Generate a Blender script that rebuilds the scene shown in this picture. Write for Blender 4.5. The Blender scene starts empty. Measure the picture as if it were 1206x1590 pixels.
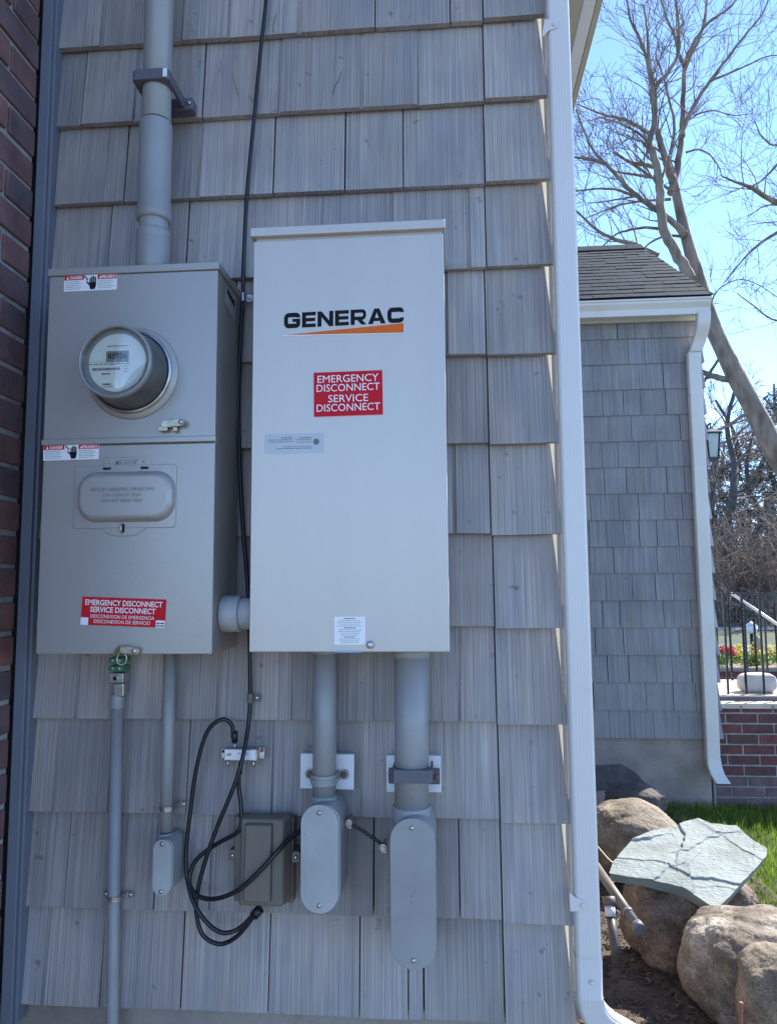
import bpy, bmesh, math, random
from mathutils import Vector, Matrix, noise
random.seed(7)
S = bpy.context.scene
COL = S.collection
# ------------------------------------------------------------------ camera
EYE = 1.45                       # eye height above the ground, metres
DIST = 1.475                     # distance from the shingled wall
FPX, PITCH, YAW, ROLL = 1144.536, 0.0994319, 0.0801454, -0.0073890
def cam_axes():
    cy, sy, cp, sp = math.cos(YAW), math.sin(YAW), math.cos(PITCH), math.sin(PITCH)
    f = Vector((-sy*cp, cy*cp, sp)); r = Vector((cy, sy, 0)); u = r.cross(f)
    c, s = math.cos(ROLL), math.sin(ROLL)
    return r*c + u*s, -r*s + u*c, f
CR, CU, CF = cam_axes()
CP = Vector((0, -DIST, EYE))
cd = bpy.data.cameras.new('camera'); cam = bpy.data.objects.new('camera', cd); COL.objects.link(cam)
cam.matrix_world = Matrix(((CR.x, CU.x, -CF.x, CP.x), (CR.y, CU.y, -CF.y, CP.y), (CR.z, CU.z, -CF.z, CP.z), (0, 0, 0, 1)))
cd.sensor_fit = 'VERTICAL'; cd.sensor_height = 24; cd.sensor_width = 24
cd.lens = FPX*24/1590; cd.clip_start = 0.02; cd.clip_end = 2000
S.camera = cam
S.render.resolution_x = 776; S.render.resolution_y = 1024
def ray(u, v): return (CR*((u-603)/FPX) - CU*((v-795)/FPX) + CF)
def at(u, v, Y=0.0):             # measured point of the photograph on the vertical plane y = Y
    d = ray(u, v); return CP + d*((Y+DIST)/d.y)
def atz(u, v, z):
    d = ray(u, v); return CP + d*((z-EYE)/d.z)
# ------------------------------------------------------------------ light
SUN_EL, SUN_AZ = math.radians(44), math.radians(49)   # azimuth from +y towards +x
sdir = Vector((math.sin(SUN_AZ)*math.cos(SUN_EL), math.cos(SUN_AZ)*math.cos(SUN_EL), math.sin(SUN_EL)))
W = bpy.data.worlds.new('World'); S.world = W; W.use_nodes = True
wn = W.node_tree; bg = wn.nodes['Background']
sky = wn.nodes.new('ShaderNodeTexSky'); sky.sky_type = 'NISHITA'; sky.sun_disc = False
sky.sun_elevation = SUN_EL; sky.sun_rotation = SUN_AZ
sky.air_density = .65; sky.altitude = 1500; sky.dust_density = 0.0; sky.ozone_density = 4.0
wn.links.new(sky.outputs[0], bg.inputs[0]); bg.inputs[1].default_value = 0.15
sl = bpy.data.lights.new('sun', 'SUN'); sl.energy = 3.6; sl.angle = math.radians(0.5); sl.color = (1, .94, .84)
so = bpy.data.objects.new('sun', sl); COL.objects.link(so); so.rotation_euler = sdir.to_track_quat('Z', 'Y').to_euler()
so.location = (6, 4, 8)
S.view_settings.view_transform = 'Standard'; S.view_settings.look = 'None'
S.view_settings.exposure = 1.96; S.view_settings.gamma = 1; S.view_settings.use_curve_mapping = False
# ------------------------------------------------------------------ materials
MATS = {}
def nodes(m): return m.node_tree.nodes, m.node_tree.links
def pm(name, col, rough=.5, metal=0, var=.06, scale=6, bump=0, bscale=80, island=0, spec=.5, dirt=0, stretch=(1,1,1), coat=0):
    """procedural paint / stone / plastic: noise-driven tone variation, optional bump, optional per-piece tone"""
    m = bpy.data.materials.new(name); m.use_nodes = True; N, L = nodes(m); b = N['Principled BSDF']
    b.inputs['Roughness'].default_value = rough; b.inputs['Metallic'].default_value = metal
    b.inputs['Specular IOR Level'].default_value = spec; b.inputs['Coat Weight'].default_value = coat
    tc = N.new('ShaderNodeTexCoord'); mp = N.new('ShaderNodeMapping'); mp.inputs['Scale'].default_value = stretch
    L.new(tc.outputs['Object'], mp.inputs[0])
    n = N.new('ShaderNodeTexNoise'); n.inputs['Scale'].default_value = scale; n.inputs['Detail'].default_value = 6
    L.new(mp.outputs[0], n.inputs['Vector'])
    r = N.new('ShaderNodeMapRange'); r.inputs[1].default_value = .3; r.inputs[2].default_value = .7
    r.inputs[3].default_value = 1-var; r.inputs[4].default_value = 1+var; L.new(n.outputs[0], r.inputs[0])
    last = r.outputs[0]
    if island:
        g = N.new('ShaderNodeNewGeometry'); r2 = N.new('ShaderNodeMapRange')
        r2.inputs[3].default_value = 1-island; r2.inputs[4].default_value = 1+island
        L.new(g.outputs['Random Per Island'], r2.inputs[0]); mu = N.new('ShaderNodeMath'); mu.operation = 'MULTIPLY'
        L.new(last, mu.inputs[0]); L.new(r2.outputs[0], mu.inputs[1]); last = mu.outputs[0]
    vm = N.new('ShaderNodeVectorMath'); vm.operation = 'SCALE'; vm.inputs[0].default_value = col
    L.new(last, vm.inputs['Scale']); out = vm.outputs[0]
    if dirt:
        n2 = N.new('ShaderNodeTexNoise'); n2.inputs['Scale'].default_value = scale*5; n2.inputs['Detail'].default_value = 9
        n2.inputs['Roughness'].default_value = .7; L.new(tc.outputs['Object'], n2.inputs['Vector'])
        r3 = N.new('ShaderNodeMapRange'); r3.inputs[1].default_value = .58; r3.inputs[2].default_value = .72; r3.inputs[4].default_value = dirt
        L.new(n2.outputs[0], r3.inputs[0]); mx = N.new('ShaderNodeMix'); mx.data_type = 'RGBA'
        L.new(r3.outputs[0], mx.inputs[0]); L.new(out, mx.inputs[6]); mx.inputs[7].default_value = (.10, .085, .065, 1); out = mx.outputs[2]
    L.new(out, b.inputs['Base Color'])
    if bump:
        n3 = N.new('ShaderNodeTexNoise'); n3.inputs['Scale'].default_value = bscale; n3.inputs['Detail'].default_value = 5
        L.new(mp.outputs[0], n3.inputs['Vector']); bp = N.new('ShaderNodeBump'); bp.inputs['Strength'].default_value = bump
        bp.inputs['Distance'].default_value = .4/bscale; L.new(n3.outputs[0], bp.inputs['Height']); L.new(bp.outputs[0], b.inputs['Normal'])
    MATS[name] = m; return m

def shingle_mat(name, c1, c2, gs=1.0, along='X', var=.13):
    m = bpy.data.materials.new(name); m.use_nodes = True; N, L = nodes(m); b = N['Principled BSDF']
    tc = N.new('ShaderNodeTexCoord'); g = N.new('ShaderNodeNewGeometry')
    sc = N.new('ShaderNodeVectorMath'); sc.operation = 'SCALE'; sc.inputs[0].default_value = (37., 11., 5.3)
    L.new(g.outputs['Random Per Island'], sc.inputs['Scale'])
    ad = N.new('ShaderNodeVectorMath'); ad.operation = 'ADD'; L.new(tc.outputs['Object'], ad.inputs[0]); L.new(sc.outputs[0], ad.inputs[1])
    def grain(scale, zs, detail=3, rough=.6):
        mp = N.new('ShaderNodeMapping'); mp.inputs['Scale'].default_value = (1, 0, zs) if along == 'X' else (0, 1, zs); L.new(ad.outputs[0], mp.inputs[0])
        # a slow sideways wander keeps the grain from being ruler-straight
        n = N.new('ShaderNodeTexNoise'); n.inputs['Scale'].default_value = scale*gs; n.inputs['Detail'].default_value = detail
        n.inputs['Roughness'].default_value = rough; L.new(mp.outputs[0], n.inputs['Vector']); return n.outputs[0]
    fine = grain(430, .008, 2, .55); mid = grain(120, .009, 2, .5); broad = grain(11, .3, 3); blot = grain(22, .35, 3)
    def mr(x, a, bb, c, d):
        r = N.new('ShaderNodeMapRange'); r.inputs[1].default_value = a; r.inputs[2].default_value = bb
        r.inputs[3].default_value = c; r.inputs[4].default_value = d; L.new(x, r.inputs[0]); return r.outputs[0]
    def mul(a, bb):
        x = N.new('ShaderNodeMath'); x.operation = 'MULTIPLY'; L.new(a, x.inputs[0]); L.new(bb, x.inputs[1]); return x.outputs[0]
    k = mul(mul(mr(fine, .32, .68, .76, 1.24), mr(mid, .36, .64, .92, 1.07)), mul(mr(blot, .3, .7, .93, 1.07), mr(g.outputs['Random Per Island'], 0, 1, 1-var, 1+var)))
    mx = N.new('ShaderNodeMix'); mx.data_type = 'RGBA'; mx.inputs[6].default_value = (*c1, 1); mx.inputs[7].default_value = (*c2, 1)
    L.new(mr(broad, .35, .65, 0, 1), mx.inputs[0])
    # thin dark cracks that follow the grain
    crk = mr(grain(170, .012, 1), .24, .30, .6, 1)
    stn = N.new('ShaderNodeTexNoise'); stn.inputs['Scale'].default_value = 3.2; stn.inputs['Detail'].default_value = 5; L.new(tc.outputs['Object'], stn.inputs['Vector'])
    knt = N.new('ShaderNodeTexNoise'); knt.inputs['Scale'].default_value = 42; knt.inputs['Detail'].default_value = 3; L.new(ad.outputs[0], knt.inputs['Vector'])
    k = mul(mul(k, crk), mul(mr(stn.outputs[0], .35, .65, .88, 1.08), mr(knt.outputs[0], .24, .31, .6, 1)))
    vm = N.new('ShaderNodeVectorMath'); vm.operation = 'SCALE'; L.new(mx.outputs[2], vm.inputs[0]); L.new(k, vm.inputs['Scale'])
    L.new(vm.outputs[0], b.inputs['Base Color']); b.inputs['Roughness'].default_value = .72; b.inputs['Specular IOR Level'].default_value = .25
    bp = N.new('ShaderNodeBump'); bp.inputs['Strength'].default_value = .55; bp.inputs['Distance'].default_value = .0012
    L.new(mul(fine, mid), bp.inputs['Height']); L.new(bp.outputs[0], b.inputs['Normal'])
    return m
M_SH = shingle_mat('weathered_grey_shingle', (.302, .284, .280), (.376, .328, .292))
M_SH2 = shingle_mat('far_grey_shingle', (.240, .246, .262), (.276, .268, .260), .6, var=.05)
M_SHS = shingle_mat('weathered_side_shingle', (.27, .287, .33), (.345, .328, .325), 1, 'Y')
M_BACK = pm('dark_underlay', (.07, .068, .07), .9)
M_TRIM = pm('slate_blue_trim', (.15, .165, .20), .5, var=.05)
M_BOX = pm('grey_enamel', (.365, .342, .315), .34, .3, var=.035, scale=3, bump=.06, bscale=120)
M_BOXL = pm('light_grey_enamel', (.53, .482, .432), .36, .2, var=.025, scale=14, stretch=(1, 1, .12), bump=.10, bscale=14)
M_PVC = pm('grey_conduit_plastic', (.285, .285, .28), .36, 0, var=.09, scale=9, bump=.05, bscale=60, dirt=.16)
M_PVCL = pm('pale_grey_conduit_plastic', (.37, .375, .37), .42, 0, var=.14, scale=14, bump=.1, bscale=90, dirt=.16)
M_CLAMP = pm('charcoal_plastic', (.10, .10, .12), .5, var=.1)
M_STEEL = pm('zinc_steel', (.45, .44, .42), .35, .9, var=.2, scale=60)
M_BRASSY = pm('tarnished_steel', (.42, .37, .28), .35, .9, var=.25, scale=70)
M_RUST = pm('rusty_steel', (.20, .12, .085), .7, .3, var=.3, scale=120)
M_DARK = pm('dark_hole', (.01, .01, .012), .8)
M_BLACK = pm('black_rubber', (.012, .014, .018), .42, var=.2, scale=30)
M_GREEN = pm('green_plastic', (.01, .19, .09), .4, var=.2, scale=60)
M_WHITE = pm('white_board', (.72, .73, .74), .5, var=.04, scale=20, dirt=.25)
M_LABEL = pm('white_label', (.78, .78, .77), .4, var=.02)
M_RED = pm('red_label', (.56, .010, .022), .6, spec=.2, var=.04)
M_INK = pm('black_ink', (.010, .012, .012), .7, spec=.15)
M_INKG = pm('grey_ink', (.14, .14, .15), .5)
M_ORANGE = pm('orange_print', (.66, .13, .015), .6, spec=.2)
M_NOTE = pm('silver_label', (.43, .44, .445), .35, .1)
M_SPOUT = pm('pale_grey_aluminium', (.64, .60, .56), .35, .0, var=.03, scale=3, dirt=.06)
M_CREAM = pm('cream_aluminium', (.66, .635, .58), .45, 0, var=.05, scale=4, dirt=.1)
M_SOFFIT = pm('beige_soffit', (.46, .42, .34), .6, var=.05)
M_CORNER = pm('raw_cedar', (.74, .66, .48), .7, var=.2, scale=40, stretch=(1, 1, .05))
M_TAUPE = pm('taupe_plastic', (.15, .13, .10), .5, var=.06, scale=9)
M_LCD = pm('lcd_glass', (.22, .225, .18), .25)
M_FACE = pm('meter_face_white', (.84, .84, .76), .5, var=.02)
M_FACE2 = pm('meter_face_grey', (.50, .50, .42), .5, var=.03)
M_CONC = pm('foundation_concrete', (.31, .265, .23), .9, var=.22, scale=5, bump=.5, bscale=70, dirt=.4)
M_ROOF = pm('slate_blue_roofing', (.010, .022, .036), .95, spec=.08, var=.25, scale=30, bump=.6, bscale=250, island=.16)
M_MORTAR = pm('grey_mortar', (.32, .31, .30), .95, var=.25, scale=25, bump=.9, bscale=160)
def brick_mat(name, c1, c2, c3):
    m = pm(name, c1, .85, var=.28, scale=18, bump=.7, bscale=90, island=.0, dirt=.3); N, L = nodes(m)
    g = N.new('ShaderNodeNewGeometry'); cr = N.new('ShaderNodeValToRGB'); e = cr.color_ramp.elements
    e[0].color = (*c1, 1); e[1].color = (*c3, 1); e.new(.55).color = (*c2, 1)
    L.new(g.outputs['Random Per Island'], cr.inputs[0])
    vm = [n for n in N if n.bl_idname == 'ShaderNodeVectorMath'][0]; L.new(cr.outputs[0], vm.inputs[0]); return m
M_BRICK = brick_mat('dark_red_brick', (.22, .098, .085), (.165, .085, .082), (.10, .08, .085))
M_BRICK2 = brick_mat('porch_red_brick', (.17, .05, .045), (.13, .045, .04), (.10, .05, .048))
def bark_mat():
    m = pm('grey_brown_bark', (.23, .175, .135), .9, var=.5, scale=9, bump=1, bscale=22, stretch=(1, 1, .3), dirt=.3); return m
M_BARK = bark_mat()
M_TWIG = pm('twig_bark', (.20, .15, .12), .9, var=.2)
M_IRON = pm('black_iron', (.02, .024, .03), .35, .3, var=.2)
M_PAVER = pm('pale_porch_paving', (.50, .42, .34), .85, var=.15, scale=9, bump=.2, bscale=40, island=.12)
M_GRASSB = pm('grass_blade', (.17, .26, .03), .6, var=.3, scale=2, island=.45)
M_MULCH = pm('bark_mulch', (.075, .056, .043), .95, var=.3, scale=40, island=.6)
# glass
def glass_mat(name, tint, gl=.08):
    m = bpy.data.materials.new(name); m.use_nodes = True; N, L = nodes(m); o = N['Material Output']; N.remove(N['Principled BSDF'])
    t = N.new('ShaderNodeBsdfTransparent'); t.inputs[0].default_value = (*tint, 1); g = N.new('ShaderNodeBsdfGlossy')
    g.inputs['Roughness'].default_value = gl; lw = N.new('ShaderNodeLayerWeight'); lw.inputs[0].default_value = .25; f = N.new('ShaderNodeMapRange'); f.inputs[3].default_value = .03; f.inputs[4].default_value = .7; L.new(lw.outputs['Facing'], f.inputs[0])
    mx = N.new('ShaderNodeMixShader'); L.new(f.outputs[0], mx.inputs[0]); L.new(t.outputs[0], mx.inputs[1]); L.new(g.outputs[0], mx.inputs[2])
    L.new(mx.outputs[0], o.inputs[0]); return m
M_GLASS = glass_mat('clear_glass', (.93, .94, .93), .03)
M_GLASSD = glass_mat('smoky_glass', (.50, .52, .51), .12)
def leafy_mat(m, t=.5):
    N, L = nodes(m); b = N['Principled BSDF']; o = N['Material Output']; tr_ = N.new('ShaderNodeBsdfTranslucent'); mx = N.new('ShaderNodeMixShader'); mx.inputs[0].default_value = t
    L.new(b.inputs['Base Color'].links[0].from_socket, tr_.inputs[0]); L.new(b.outputs[0], mx.inputs[1]); L.new(tr_.outputs[0], mx.inputs[2]); L.new(mx.outputs[0], o.inputs[0]); return m
leafy_mat(M_GRASSB, .45)
# ------------------------------------------------------------------ mesh helpers
ROOT = {}
def tag(o, label=None, cat=None, group=None, kind=None):
    if label: o['label'] = label
    if cat: o['category'] = cat
    if group: o['group'] = group
    if kind: o['kind'] = kind
    return o
def thing(name, loc, label, cat, group=None, kind=None):
    o = bpy.data.objects.new(name, None); COL.objects.link(o); o.location = loc; o.empty_display_size = .05
    ROOT[o.name] = Vector(loc); return tag(o, label, cat, group, kind)
class MB:
    def __init__(s): s.v = []; s.f = []; s.sm = []
    def add(s, vs, fs, smooth=False):
        k = len(s.v); s.v += [Vector(v) for v in vs]; s.f += [tuple(i+k for i in f) for f in fs]; s.sm += [smooth]*len(fs); return s
    def box(s, a, b):
        (x0, y0, z0), (x1, y1, z1) = a, b
        x0, x1 = sorted((x0, x1)); y0, y1 = sorted((y0, y1)); z0, z1 = sorted((z0, z1))
        return s.hexa([(x0, y0, z0), (x1, y0, z0), (x1, y1, z0), (x0, y1, z0), (x0, y0, z1), (x1, y0, z1), (x1, y1, z1), (x0, y1, z1)])
    def hexa(s, v): return s.add(v, [(0, 3, 2, 1), (4, 5, 6, 7), (0, 1, 5, 4), (1, 2, 6, 5), (2, 3, 7, 6), (3, 0, 4, 7)])
    def prism(s, poly, y0, y1, smooth=False):
        """outline in x,z (counter-clockwise seen from the front, -y) extruded from y0 (front) to y1"""
        n = len(poly); a = sum(poly[i][0]*poly[(i+1) % n][1]-poly[(i+1) % n][0]*poly[i][1] for i in range(n))
        if a < 0: poly = poly[::-1]
        vs = [(x, y0, z) for x, z in poly]+[(x, y1, z) for x, z in poly]
        s.add(vs, [tuple(range(n)), tuple(range(2*n-1, n-1, -1))])
        k = len(s.v)-2*n
        for i in range(n): s.f.append((k+(i+1) % n, k+i, k+n+i, k+n+(i+1) % n)); s.sm.append(smooth)
        return s
    def flat(s, poly, y):
        n = len(poly); a = sum(poly[i][0]*poly[(i+1) % n][1]-poly[(i+1) % n][0]*poly[i][1] for i in range(n))
        if a < 0: poly = poly[::-1]
        return s.add([(x, y, z) for x, z in poly], [tuple(range(n))])
    def tube(s, pts, r, n=10, cap=True, smooth=True):
        pts = [Vector(p) for p in pts]; m = len(pts)
        rs = r if isinstance(r, (list, tuple)) else [r]*m
        t0 = (pts[1]-pts[0]).normalized(); ref = Vector((0, 0, 1)) if abs(t0.z) < .9 else Vector((1, 0, 0))
        a = t0.cross(ref).normalized(); k = len(s.v)
        for i, p in enumerate(pts):
            t = (pts[min(i+1, m-1)]-pts[max(i-1, 0)]).normalized()
            a = (a-t*a.dot(t))
            a = a.normalized() if a.length > 1e-6 else t.orthogonal().normalized(); b = t.cross(a)
            for j in range(n):
                w = 2*math.pi*j/n; s.v.append(p+(a*math.cos(w)+b*math.sin(w))*rs[i])
        for i in range(m-1):
            for j in range(n):
                s.f.append((k+i*n+j, k+i*n+(j+1) % n, k+(i+1)*n+(j+1) % n, k+(i+1)*n+j)); s.sm.append(smooth)
        if cap:
            s.f.append(tuple(k+j for j in range(n-1, -1, -1))); s.sm.append(False)
            s.f.append(tuple(k+(m-1)*n+j for j in range(n))); s.sm.append(False)
        return s
    def lathe(s, c, axis, prof, n=40, smooth=True, caps=True):
        """prof = (radius, distance along axis)"""
        c = Vector(c); ax = Vector(axis).normalized(); a = ax.orthogonal().normalized(); b = ax.cross(a); k = len(s.v)
        for r, h in prof:
            for j in range(n):
                w = 2*math.pi*j/n; s.v.append(c+ax*h+(a*math.cos(w)+b*math.sin(w))*r)
        for i in range(len(prof)-1):
            for j in range(n):
                s.f.append((k+i*n+j, k+i*n+(j+1) % n, k+(i+1)*n+(j+1) % n, k+(i+1)*n+j)); s.sm.append(smooth)
        if not caps: return s
        if prof[0][0] > 1e-5: s.f.append(tuple(k+j for j in range(n-1, -1, -1))); s.sm.append(False)
        if prof[-1][0] > 1e-5: s.f.append(tuple(k+(len(prof)-1)*n+j for j in range(n))); s.sm.append(False)
        return s
    def build(s, name, m, parent=None, bevel=0, label=None, cat=None, group=None, kind=None, origin=None, seg=2, angle=40):
        if parent is not None: org = ROOT[parent.name]
        elif origin is not None: org = Vector(origin)
        elif s.v:
            xs = [v.x for v in s.v]; ys = [v.y for v in s.v]; zs = [v.z for v in s.v]
            org = Vector(((min(xs)+max(xs))/2, (min(ys)+max(ys))/2, min(zs)))
        me = bpy.data.meshes.new(name); me.from_pydata([v-org for v in s.v], [], s.f)
        me.polygons.foreach_set('use_smooth', s.sm); me.materials.append(m); me.update()
        o = bpy.data.objects.new(name, me); COL.objects.link(o)
        if parent is not None: o.parent = parent
        else: o.location = org
        ROOT[o.name] = org
        if bevel:
            bv = o.modifiers.new('bevel', 'BEVEL'); bv.width = bevel; bv.segments = seg; bv.limit_method = 'ANGLE'; bv.angle_limit = math.radians(angle)
            bv.harden_normals = True
        return tag(o, label, cat, group, kind)
def sm(pts, n=8):                     # Catmull-Rom through measured points
    pts = [Vector(p) for p in pts]; out = []
    P = [pts[0]*2-pts[1]]+pts+[pts[-1]*2-pts[-2]]
    for i in range(1, len(P)-2):
        for k in range(n):
            t = k/n; a, b, c, d = P[i-1:i+3]
            out.append(.5*((2*b)+(c-a)*t+(2*a-5*b+4*c-d)*t*t+(3*b-a-3*c+d)*t**3))
    return out+[pts[-1]]
def rrect(x0, z0, x1, z1, r, n=6):
    out = []
    for cx, cz, a0 in ((x1-r, z0+r, -90), (x1-r, z1-r, 0), (x0+r, z1-r, 90), (x0+r, z0+r, 180)):
        for i in range(n+1):
            a = math.radians(a0+90*i/n); out.append((cx+r*math.cos(a), cz+r*math.sin(a)))
    return out
def rot2(poly, c, deg):
    a = math.radians(deg); ca, sa = math.cos(a), math.sin(a)
    return [(c[0]+(x-c[0])*ca-(z-c[1])*sa, c[1]+(x-c[0])*sa+(z-c[1])*ca) for x, z in poly]
def text_mb(mb, txt, cx, cz, y, w, h, bold=0, deg=0, depth=0, pivot=None):
    """text stretched to w x h metres, centred at cx,cz on plane y, facing -y"""
    cu = bpy.data.curves.new('t', 'FONT'); cu.body = txt; cu.size = 1; cu.offset = bold; cu.resolution_u = 3
    if depth: cu.extrude = .5
    o = bpy.data.objects.new('t', cu); COL.objects.link(o); dg = bpy.context.evaluated_depsgraph_get(); dg.update()
    me = bpy.data.meshes.new_from_object(o.evaluated_get(dg)); xs = [v.co.x for v in me.vertices]; ys = [v.co.y for v in me.vertices]
    if xs:
        x0, x1, y0, y1 = min(xs), max(xs), min(ys), max(ys); sx = w/(x1-x0); sy = h/(y1-y0)
        P = []
        for v in me.vertices:
            x = cx+(v.co.x-(x0+x1)/2)*sx; z = cz+(v.co.y-(y0+y1)/2)*sy
            if deg: x, z = rot2([(x, z)], pivot or (cx, cz), deg)[0]
            P.append((x, y-(v.co.z+.5)*depth if depth else y, z))
        mb.add(P, [tuple(p.vertices) for p in me.polygons])
    bpy.data.objects.remove(o); bpy.data.curves.remove(cu); bpy.data.meshes.remove(me)
def screw(c, r, m, parent, axis=(0, -1, 0), name='screw', slot=True):
    mb = MB(); ax = Vector(axis); mb.lathe(Vector(c), ax, [(r, -r*.3), (r, r*.25), (r*.8, r*.55), (r*.3, r*.65), (0.00001, r*.66)], 16)
    o = mb.build(name, m, parent)
    return o
# ================================================================== GROUND
def ground_mat():
    m = pm('lawn_and_soil', (.035, .055, .022), .95, var=.3, scale=1.5, bump=.4, bscale=25, dirt=.5); return m
g = MB(); g.add([(-400, -400, 0), (400, -400, 0), (400, 400, 0), (-400, 400, 0)], [(0, 1, 2, 3)])
g.build('ground', ground_mat(), kind='structure', origin=(0, 0, 0))
M_SOIL = pm('garden_soil', (.062, .047, .038), .98, var=.4, scale=12, bump=1, bscale=45, dirt=.5)
def patch(name, m, x0, x1, y0, y1, z, nx, ny, amp, sc):
    mb = MB(); vs = []; fs = []
    for j in range(ny+1):
        for i in range(nx+1):
            x = x0+(x1-x0)*i/nx; y = y0+(y1-y0)*j/ny; e = min(i, nx-i, j, ny-j)/3.0; e = min(e, 1)
            vs.append((x, y, z+e*(amp*(noise.fractal(Vector((x*sc, y*sc, 3.1)), .9, 2, 5)*.5+.5))))
    for j in range(ny):
        for i in range(nx): a = j*(nx+1)+i; fs.append((a, a+1, a+nx+2, a+nx+1))
    mb.add(vs, fs, True); return mb.build(name, m, kind='structure', origin=(0, 0, 0))
patch('garden_bed', M_SOIL, .15, 1.5, -.6, 3.6, .004, 110, 300, .035, 9)
rd = MB(); rd.box((-60, 13, -.05), (90, 16.5, .012)); rd.build('road', pm('asphalt', (.13, .14, .16), .9, var=.1, scale=3), kind='structure', origin=(0, 0, 0))
rd = MB(); rd.box((-60, 22.5, -.05), (90, 24, .012)); rd.build('pavement', pm('pale_path', (.34, .33, .32), .9, var=.1, scale=3), kind='structure', origin=(0, 0, 0))
dv = MB(); dv.box((-9, -14, -.05), (12, -1.0, .012)); dv.build('bounce_slab', pm('bounce_slab_grey', (.15, .148, .145), .9, var=.1, scale=2, bump=.2), kind='structure', origin=(0, 0, 0))  # unseen slab added before the wall to bounce light onto it
# ================================================================== MAIN HOUSE
XL = at(86, 2, 0).x; XC = .224            # wall between the corner board and the outer corner
Z0 = EYE+1.20073; HR = .183115
house = thing('shingled_house', (-1.5, 1, 0), 'grey shingled house wall with downspout at its corner, carrying the electrical boxes', 'house')
gaps = {0: [(157, 72), (281, 66), (354, 60), (464, 52), (582, 44), (699, 34), (750, 30)],
 1: [(126, 190), (208, 186), (314, 180), (433, 172), (561, 165), (649, 158), (752, 153)],
 2: [(85, 318), (192, 312), (308, 308), (424, 302), (535, 296), (626, 292), (753, 285)],
 3: [(166, 430), (288, 430), (375, 430), (498, 425), (608, 420), (728, 415), (755, 412)],
 4: [(120, 560), (230, 560), (362, 560), (450, 560), (580, 558), (694, 556), (755, 553)],
 5: [(160, 690), (290, 690), (420, 690), (520, 690), (640, 690), (759, 690)],
 6: [(100, 830), (230, 830), (370, 830), (480, 830), (600, 830), (706, 829), (762, 829)],
 7: [(140, 970), (260, 970), (350, 970), (470, 970), (590, 971), (768, 973)],
 8: [(117, 1116), (253, 1117), (337, 1117), (454, 1117), (582, 1117), (713, 1118), (771, 1118)],
 9: [(80, 1261), (168, 1262), (289, 1263), (422, 1266), (561, 1268), (776, 1272)],
 10: [(100, 1410), (239, 1413), (325, 1415), (452, 1418), (580, 1421), (714, 1425), (780, 1428)],
 11: [(66, 1561), (157, 1563), (280, 1568), (416, 1574), (558, 1579), (634, 1582), (658, 1583), (784, 1588)]}
sd = MB()
def shingle(mb, x0, x1, zb, zt, proud=0, th=.0145, lean=0, taper=0):
    j = random.uniform(-.0008, .0008); d = random.uniform(-.0009, .0009)
    yb = -proud+d; yt = .0190-proud*.5+d
    mb.hexa([(x0, yb, zb+j), (x1, yb, zb-j), (x1, yb+th, zb-j), (x0, yb+th, zb+j),
             (x0+lean, yt, zt), (x1+lean-taper, yt, zt), (x1+lean-taper, yt+.003, zt), (x0+lean, yt+.003, zt)])
for k in range(-5, 12):
    zb = Z0-k*HR; zt = zb+HR+.012
    if k in gaps: xs = [at(u, v, 0).x for u, v in gaps[k]]
    else:
        xs = []; x = XL+random.uniform(.05, .15)
        while x < XC-.18: xs.append(x); x += random.uniform(.1, .17)
        xs.append(XC-.125)
    ed = [XL-.002]+xs+[XC]
    gws = [0]+[random.choice((.0022, .003, .0035, .006, .007, .0075)) for _ in ed[1:-2]]+[.002, 0]
    for i in range(len(ed)-1):
        last = i == len(ed)-2
        gw = gws[i]; gl = gws[i]/2; gr = gws[i+1]/2
        if gw > .0032: sd.hexa([(ed[i]-gw*.8, .0045, zb+.001), (ed[i]+gw*.8, .0045, zb+.001), (ed[i]+gw*.8, .012, zb+.001), (ed[i]-gw*.8, .012, zb+.001), (ed[i]-gw*.8, .0200, zt), (ed[i]+gw*.8, .0200, zt), (ed[i]+gw*.8, .0215, zt), (ed[i]-gw*.8, .0215, zt)])
        if ed[i+1]-ed[i]-gl-gr < .012: continue
        shingle(sd, ed[i]+gl, ed[i+1]-gr, zb-(.004 if last and k > 3 else 0), zt, proud=.007 if last else random.choice((0, 0, .0015, .003)), taper=.017 if last else 0)
sd.build('siding', M_SH, house, bevel=.0009, seg=2)
bk = MB(); bk.box((XL-.1, .0235, Z0-11*HR+.004), (XC-.020, .12, Z0+5*HR+HR)); bk.build('underlay', M_BACK, house)
# side wall shingles facing +x, seen only from another position
sw = MB(); random.seed(11)
for k in range(-5, 12):
    zb = Z0-k*HR; zt = zb+HR+.012; y = .047
    while y < 3.58:
        w = random.uniform(.1, .17); y1 = min(y+w, 3.585)
        sw.hexa([(XC, y, zb), (XC, y1-.003, zb), (XC-.0125, y1-.003, zb), (XC-.0125, y, zb), (XC-.0115, y, zt), (XC-.0115, y1-.003, zt), (XC-.016, y1-.003, zt), (XC-.016, y, zt)])
        y = y1
sw.build('siding', M_SHS, house)
cw = MB(); cw.box((XC-.02, .12, Z0-11*HR), (XC-.017, 3.59, Z0+6*HR)); cw.box((-4.2, .125, 0.0), (-.9, .3, Z0+6*HR)); cw.build('underlay', M_BACK, house)
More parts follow.
